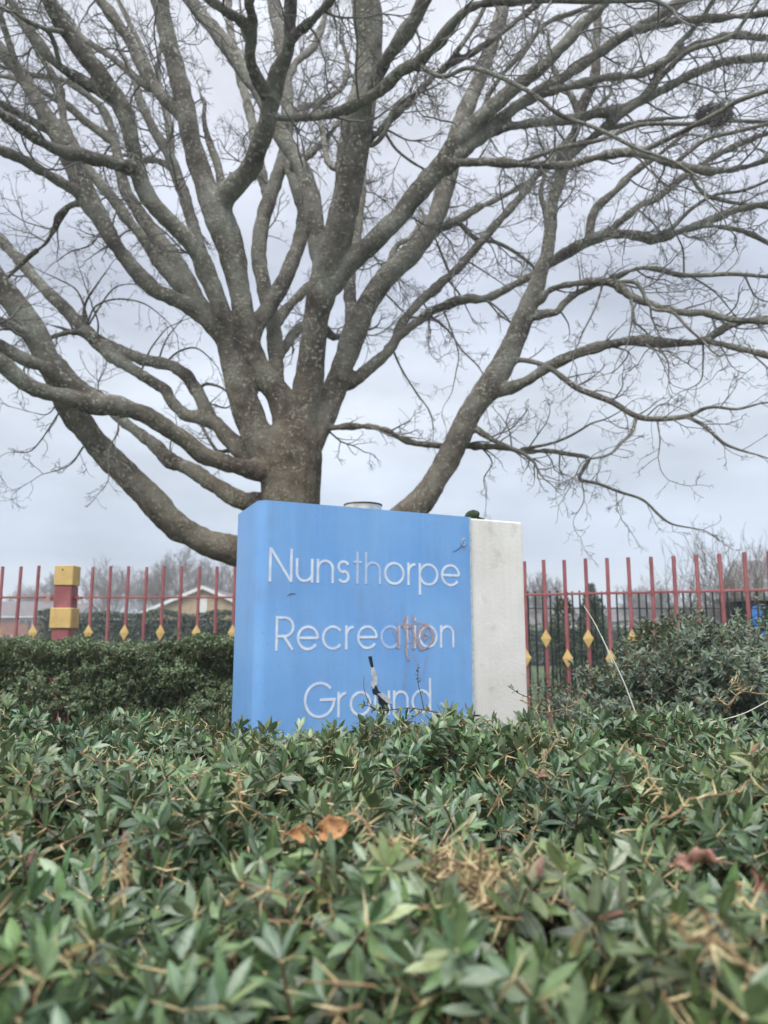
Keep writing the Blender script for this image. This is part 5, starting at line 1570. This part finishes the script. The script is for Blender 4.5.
def house(name, cx, cy, wd, dp, eave, ridge, wallm, label, gable_front=False, wins=(), group=None, chimney=False, cat_='house'):
    r = empty(name, (cx, cy, 0), label, cat_, group)
    x0, x1, y0, y1 = cx - wd / 2, cx + wd / 2, cy - dp / 2, cy + dp / 2
    mb = MB()
    if gable_front:
        vs = []
        for y in (y0, y1):
            vs += [(x0, y, 0), (x1, y, 0), (x1, y, eave), (cx, y, ridge), (x0, y, eave)]
        mb.add(vs, [(0, 1, 2, 3, 4), (9, 8, 7, 6, 5), (0, 5, 6, 1), (1, 6, 7, 2), (4, 9, 5, 0)])
    else:
        vs = []
        for x in (x0, x1):
            vs += [(x, y0, 0), (x, y1, 0), (x, y1, eave), (x, cy, ridge), (x, y0, eave)]
        mb.add(vs, [(4, 3, 2, 1, 0), (5, 6, 7, 8, 9), (0, 5, 9, 4), (1, 2, 7, 6)])
    mb.build('wall', wallm, r)
    # roof slabs with overhang
    rf = MB(); ov = .35; t = .14
    if gable_front:
        for sg in (-1, 1):
            ex = cx + sg * (wd / 2 + ov); ez = eave - ov * (ridge - eave) / (wd / 2)
            vs = []
            for y in (y0 - .3, y1 + .3):
                vs += [(cx, y, ridge + .02), (ex, y, ez + .02), (ex, y, ez + t), (cx, y, ridge + t + .05)]
            rf.add(vs, [(0, 1, 2, 3), (7, 6, 5, 4), (0, 4, 5, 1), (1, 5, 6, 2), (2, 6, 7, 3), (3, 7, 4, 0)])
    else:
        for sg in (-1, 1):
            ey = cy + sg * (dp / 2 + ov); ez = eave - ov * (ridge - eave) / (dp / 2)
            vs = []
            for x in (x0 - .2, x1 + .2):
                vs += [(x, cy, ridge + .02), (x, ey, ez + .02), (x, ey, ez + t), (x, cy, ridge + t + .05)]
            rf.add(vs, [(0, 1, 2, 3), (7, 6, 5, 4), (0, 4, 5, 1), (1, 5, 6, 2), (2, 6, 7, 3), (3, 7, 4, 0)])
    roof = rf.build('roof', M_tile, r)
    if gable_front:      # white barge boards
        for sg in (-1, 1):
            bb = MB()
            ex = cx + sg * (wd / 2 + ov); ez = eave - ov * (ridge - eave) / (wd / 2)
            y = y0 - .34
            vs = [(cx, y, ridge - .02), (ex, y, ez - .02), (ex, y, ez + t + .04), (cx, y, ridge + t + .06), (cx, y + .03, ridge - .02), (ex, y + .03, ez - .02), (ex, y + .03, ez + t + .04), (cx, y + .03, ridge + t + .06)]
            bb.add(vs, [(0, 1, 2, 3), (7, 6, 5, 4), (0, 4, 5, 1), (1, 5, 6, 2), (2, 6, 7, 3), (3, 7, 4, 0)])
            bb.build('barge_board', M_white, r)
    else:
        gt = MB(); gt.box((cx, y0 - ov - .03, eave - .12), (wd + .4, .1, .14)); gt.build('gutter', M_white, r)
    if chimney:
        ch = MB(); ch.box((cx + wd * .3, cy, ridge + .35), (.7, .5, 1.3), bev=.03); ch.build('chimney', wallm, r)
    for (wx, wz, ww, wh) in wins:
        f = MB()
        y = y0 - .03
        bw = .09
        f.box((wx, y, wz + wh / 2), (ww, .07, bw)); f.box((wx, y, wz - wh / 2), (ww, .07, bw))
        f.box((wx - ww / 2 + bw / 2, y, wz), (bw, .064, wh - bw)); f.box((wx + ww / 2 - bw / 2, y, wz), (bw, .064, wh - bw)); f.box((wx, y, wz), (bw * .8, .064, wh - bw))
        fo = f.build('window', M_white, r)
        g_ = MB(); g_.box((wx, y0 - .012, wz), (ww - bw, .02, wh - bw)); g_.build('pane', M_glass, fo)
    return r

# bungalow with a gable to the front, left of the sign
by_ = 46.0
apx = P(203.5, 589, by_)
hb = house('bungalow', apx.x, by_ + 4, 7.2, 8, 2.75, apx.z, M_brick_tan, 'tan brick bungalow with white barge boards seen through the left railings', gable_front=True,
      wins=[(apx.x + .15, 1.5, .55, 1.6)])
# white boarded centre panel over the window
pb = MB(); pb.box((apx.x - .05, by_ - .02, 2.55), (.62, .03, 2.6)); pb.build('white_panel', M_white, hb)
# wing of the bungalow
house('annexe', apx.x + 5.6, by_ + 6, 5.0, 6, 2.5, 3.6, M_brick_tan, 'low tan brick annexe joined behind the bungalow beside the sign', wins=[], cat_='annexe')

# brick terraces at the far left
ty = 84.0
for k, (px_, ridge, w_) in enumerate([(8, 5.2, 8), (34, 5.1, 7)]):
    cx = P(px_, 620, ty).x
    house('brick_house', cx, ty + 4 + k * 3, w_, 8, 3.6, ridge, M_brick_red if k == 0 else M_wallpale,
          ['red brick house with white windows at the far left edge', 'pale rendered house next to the red brick one at far left'][k],
          wins=[(cx - w_ * .28, 2.6, 1.6, 1.2), (cx + w_ * .25, 2.6, 1.6, 1.2), (cx, 1.1, 1.2, 1.1)], group='houses beyond the left railings', chimney=True)
# low brick garden wall
gw = MB(); a_ = P(-30, 620, 62); b_ = P(29, 620, 62)
gw.box(((a_.x + b_.x) / 2, 62, 1.22), (b_.x - a_.x, .22, 2.44)); gw.box(((a_.x + b_.x) / 2, 62, 2.475), (b_.x - a_.x + .05, .28, .06))
tag(gw.build('garden_wall', M_brick_red), 'red brick garden wall in front of the far left houses', 'wall')
# pale palisade along the lawn
pf = empty('picket_fence', (-13, 36, 0), 'pale picket fence along the lawn at the far left', 'fence')
pa = P(-20, 630, 36); pb_ = P(60, 630, 36)
k = 0
x = pa.x
while x < pb_.x:
    mb = MB(); mb.box((x, 36, .78), (.05, .03, 1.5)); mb.build('picket', M_green if k % 3 else M_wallpale, pf); x += .17; k += 1
    if k > 40: break
for z in (.4, 1.25):
    mb = MB(); mb.box(((pa.x + x) / 2 - .1, 36.04, z), (x - pa.x, .04, .06)); mb.build('rail', M_wallpale, pf)

# dark clipped hedge behind the left railings
FP = np.array([(.045, .068, .042), (.062, .090, .052), (.075, .108, .062), (.036, .055, .038)])
def far_hedge(name, x0, x1, y, dp, ht, n, label, lsz=.11, cat_='hedge', pal=FP, topn=.12):
    r = empty(name, ((x0 + x1) / 2, y, 0), label, cat_)
    X = rng.uniform(x0, x1, n); top = rng.random(n) < .35
    Zt = ht + topn * lump(X, X * .3, 1.1, 1.0)
    Z = np.where(top, Zt, rng.uniform(.05, 1, n) * Zt)
    Yv = np.where(top, rng.uniform(y, y + dp, n), y + .12 * lump(X, Z, 2.2, .3) + rng.uniform(-.05, .25, n))
    pos = np.stack([X, Yv, Z], 1)
    d = norm(rng.normal(0, 1, (n, 3)) + np.array([0, -.5, .4])); nn = norm(rng.normal(0, .7, (n, 3)) + np.array([0, -.6, .8]))
    s = lsz * rng.uniform(.6, 1.3, n)
    link('foliage', leaf_mesh('foliage', pos, d, nn, s, s * .7, pick_cols(n, pal, .01), 3), M_leaf2, r)
    mb = MB(); mb.box(((x0 + x1) / 2, y + dp / 2 + .2, (ht - .25) / 2), (x1 - x0 - .3, dp - .2, ht - .25), bev=.08); mb.build('inner_core', M_fill, r)  # one solid box filling the hedge, coloured darker than its leaves
    return r
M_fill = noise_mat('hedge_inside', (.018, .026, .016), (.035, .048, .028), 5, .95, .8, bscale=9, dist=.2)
far_hedge('far_hedge', P(36, 620, 30).x, P(300, 620, 30).x, 30, 1.4, 2.35, 26000, 'long dark hedge between the left railings and the bungalow')
far_hedge('far_hedge', P(300, 620, 38).x, P(820, 620, 38).x, 38, 1.4, 2.0, 16000, 'low dark hedge far behind the green railings on the right', pal=FP * 1.3)

# bare trees in the distance
def far_tree(x, y, hgt, spread, seed, label, name='bare_tree', stems=1, group='bare trees in the distance', rmin=.012, upr=.14, nseg=9, r0=.13, fork=.75):
    random.seed(seed)
    items = []
    hgt *= .72
    root = empty(name, (x, y, 0), label, 'tree' if name != 'bare_shrub' else 'shrub', group)
    def g_(p, d, l, r, lv):
        n = nseg if lv == 0 else 6
        q = p.copy(); pts = [p.copy()]; rad = [r]; dd = d.copy()
        for i in range(n):
            dd = (dd + rv(.10 + .04 * lv) + Vector((0, 0, upr * (lv > 0)))).normalized()
            q = q + dd * (l / n); pts.append(q.copy()); rad.append(max(rmin, r * (1 - .8 * (i + 1) / n)))
            if lv < 4 and (i >= (2 if lv == 0 else 1)) and random.random() < (1.0, .95, .85, .6)[lv]:
                for _ in range((3, 2, 2, 1)[lv] if random.random() < fork else 1):
                    g_(q, side_dir(dd, math.radians(random.uniform(22, 56)) * spread), l * random.uniform(.42, .68) * (1.15 - .4 * i / n) * (1.0 if lv else 1.1), max(rmin, rad[-1] * .6), lv + 1)
        items.append((np.array([tuple(v) for v in pts]), np.array(rad), lv))
    for s in range(stems):
        b = Vector((x + random.gauss(0, .35) * (stems > 1), y + random.gauss(0, .35) * (stems > 1), -.05))
        g_(b, (Vector((0, 0, 1)) + rv(.08 if stems == 1 else .16)).normalized(), hgt * .78, r0, 0 if stems == 1 else 1)
    tr_ = [(a, b) for a, b, l in items if l == 0]; cw = [(a, b) for a, b, l in items if l > 0]
    if tr_: link('trunk', tubes_np(tr_, 'trunk', 7), M_farbark, root)
    link('crown', tubes_np(cw, 'crown', 3), M_farbark, root)
    return len(items)
FT = [(98, 560, 74, 'bare tree with a fuzzy crown just right of the banded post'), (118, 552, 70, 'bare tree with an upright crown second from the banded post'), (140, 556, 76, 'bare tree third from the banded post beyond the hedge'),
      (160, 550, 66, 'bare tree behind the left slope of the bungalow roof'), (184, 545, 64, 'tall bare tree just left of the bungalow gable'), (208, 548, 68, 'tall bare tree behind the gable peak of the bungalow'),
      (230, 556, 66, 'bare tree behind the right slope of the bungalow roof'), (258, 560, 70, 'bare tree mostly hidden by the left end of the sign')]
tot_ = 0
for i, (px_, py_, yy, lb) in enumerate(FT):
    p = P(px_, py_ + 2, yy)
    tot_ += far_tree(p.x, yy, p.z, .95, 40 + i, lb, r0=.13, rmin=.011, fork=.38)
for i, (px_, py_, yy, lb) in enumerate([(46, 572, 90, 'small pale bare tree left of the banded post'), (16, 578, 110, 'faint bare tree behind the far left houses'), (538, 572, 60, 'bare tree just right of the white end of the sign'),
                                        (640, 580, 80, 'faint bare tree in the distance behind the middle of the right railings'), (668, 578, 72, 'faint bare tree left of the tall bare shrub')]):
    p = P(px_, py_, yy)
    tot_ += far_tree(p.x, yy, p.z, 1.0, 60 + i, lb, r0=.10, rmin=.013, fork=.5)
print('far tree tubes', tot_)
# tall thin shoots at the right
for i, (px_, yy, hh, lb) in enumerate([(752, 12.5, 3.75, 'tall bare shrub with whippy shoots at the right edge'), (722, 13.5, 3.2, 'bare whippy shrub left of the tallest one'), (700, 15, 2.8, 'low bare shrub at the left end of the whippy shrubs'), (776, 13.2, 3.5, 'bare whippy shrub cut by the right edge of the picture')]):
    p = P(px_, 620, yy)
    far_tree(p.x, yy, hh * 1.0, .50, 80 + i, lb, name='bare_shrub', stems=7, group='bare whippy shrubs beyond the right railings', rmin=.003, upr=.14, r0=.013, fork=.12)
# small conifer far off
cx = P(592, 620, 50)
cf = empty('conifer', (cx.x, 50, 0), 'small dark pointed conifer far behind the right railings', 'tree')
n = 5000; zz = rng.random(n) ** 1.2; hh = P(592, 584, 50).z
rr = (1 - zz) * 1.5 * (1 + .2 * np.sin(zz * 40)) * rng.uniform(.6, 1, n); aa = rng.uniform(0, 2 * PI, n)
pos = np.stack([cx.x + rr * np.cos(aa), 50 + rr * np.sin(aa), .4 + zz * (hh - .4)], 1)
d = norm(np.stack([np.cos(aa), np.sin(aa), -.1 + 0 * aa], 1) + rng.normal(0, .3, (n, 3))); s = rng.uniform(.15, .35, n)
link('crown', leaf_mesh('crown', pos, d, norm(rng.normal(0, .4, (n, 3)) + np.array([0, 0, 1])), s, s * .4, pick_cols(n, FP, 0), 3), M_leaf2, cf)
mb = MB(); mb.tube([(cx.x, 50, 0), (cx.x, 50, hh * .9)], [.14, .03], 8); mb.build('trunk', M_farbark, cf)

# dark evergreen columns right behind the green railings
for i, (px_, ww, ht_, lb) in enumerate([(563, .22, 2.02, 'narrow dark evergreen shrub behind the green railings'), (592, .24, 2.05, 'wider dark evergreen shrub behind the green railings')]):
    yy = 11.0
    c = P(px_, 620, yy)
    r = empty('evergreen_shrub', (c.x, yy, 0), lb, 'shrub', 'dark evergreens behind the green railings')
    n = 2600
    zz = rng.random(n); aa = rng.uniform(0, 2 * PI, n)
    rr = ww * (1 - .55 * np.clip((zz - .8) / .2, 0, 1)) * (.8 + .2 * np.sin(zz * 17 + aa * 3)) * rng.uniform(.6, 1.05, n)
    pos = np.stack([c.x + rr * np.cos(aa), yy + rr * np.sin(aa), .05 + zz * (ht_ - .05)], 1)
    d = norm(np.stack([np.cos(aa) * .5, np.sin(aa) * .5, np.ones(n)], 1) + rng.normal(0, .35, (n, 3))); s = rng.uniform(.03, .07, n)
    link('foliage', leaf_mesh('foliage', pos, d, norm(rng.normal(0, .5, (n, 3)) + np.stack([np.cos(aa), np.sin(aa), .4 * np.ones(n)], 1)), s, s * .5, pick_cols(n, FP * 1.1, 0), 3), M_leaf2, r)
    mb = MB(); mb.tube([(c.x, yy, 0), (c.x, yy, ht_ * .9)], [.05, .02], 8); mb.build('trunk', M_farbark, r)

# houses on the right
hx_ = P(566, 620, 78).x
house('long_house', hx_ + 3.5, 82, 30, 7, 2.5, 4.3, M_wallpale, 'long pale low building in the distance behind the right railings', wins=[(hx_ - 8 + 4 * q, 1.6, 1.6, 1.1) for q in range(6)], cat_='building')
hp = P(838, 557, 105)
house('brick_house', hp.x + .8, 112, 24, 9, hp.z - 3.2, hp.z, M_wallpale, 'house with a dark roof behind the bare shrubs at the right edge', wins=[(hp.x - 5, 6.2, 1.8, 1.4), (hp.x + 3.5, 6.2, 1.8, 1.4)], chimney=False)

# dark shed and blue bin at the right edge
sp_ = P(766, 620, 12.0)
sh_ = empty('shed', (sp_.x + .5, 12.4, 0), 'small dark shed at the right edge behind the railings', 'shed')
mb = MB(); mb.box((sp_.x + .55, 12.5, 1.02), (1.6, .9, 2.0), bev=.01); mb.build('wall', M_shed if 'M_shed' in globals() else noise_mat('dark_boards', (.02, .022, .03), (.04, .042, .05), 9, .8, .2), sh_)
mb = MB(); mb.box((sp_.x + .55, 12.5, 2.07), (1.8, 1.15, .08), bev=.01); mb.build('roof', M_tile, sh_)
M_bin = noise_mat('blue_bin', (.04, .20, .62), (.07, .27, .72), 6, .4, .05)
bp_ = P(757.5, 620, 11.4)
bn = empty('blue_bin', (bp_.x, 11.4, 0), 'bright blue bin with a tapered hood in front of the dark shed', 'bin')
def frust(mb, c, z0, z1, a0, b0, a1, b1):
    vs = [(c[0] + sx * a0, c[1] + sy * b0, z0) for sx, sy in ((-1, -1), (1, -1), (1, 1), (-1, 1))] + [(c[0] + sx * a1, c[1] + sy * b1, z1) for sx, sy in ((-1, -1), (1, -1), (1, 1), (-1, 1))]
    mb.add(vs, [(3, 2, 1, 0), (4, 5, 6, 7), (0, 1, 5, 4), (1, 2, 6, 5), (2, 3, 7, 6), (3, 0, 4, 7)])
mb = MB(); frust(mb, (bp_.x, 11.4), .02, 1.72, .085, .085, .085, .085); mb.build('body', M_bin, bn)
mb = MB(); frust(mb, (bp_.x, 11.4), 1.724, 1.93, .088, .088, .035, .05); mb.build('hood', M_bin, bn)

# ================================================================ air
HAZE = True
if HAZE:
    hz_ = MB()
    hz_.box((0, 280, 7), (860, 700, 16.4))
    m, t, b = mat_new('haze')
    t.nodes.clear()
    o_ = t.nodes.new('ShaderNodeOutputMaterial'); v = t.nodes.new('ShaderNodeVolumePrincipled')
    v.inputs['Color'].default_value = (.86, .92, 1.0, 1)
    v.inputs['Density'].default_value = .0032
    v.inputs['Anisotropy'].default_value = .2
    t.links.new(v.outputs[0], o_.inputs['Volume'])
    tag(hz_.build('haze', m), kind='stuff')
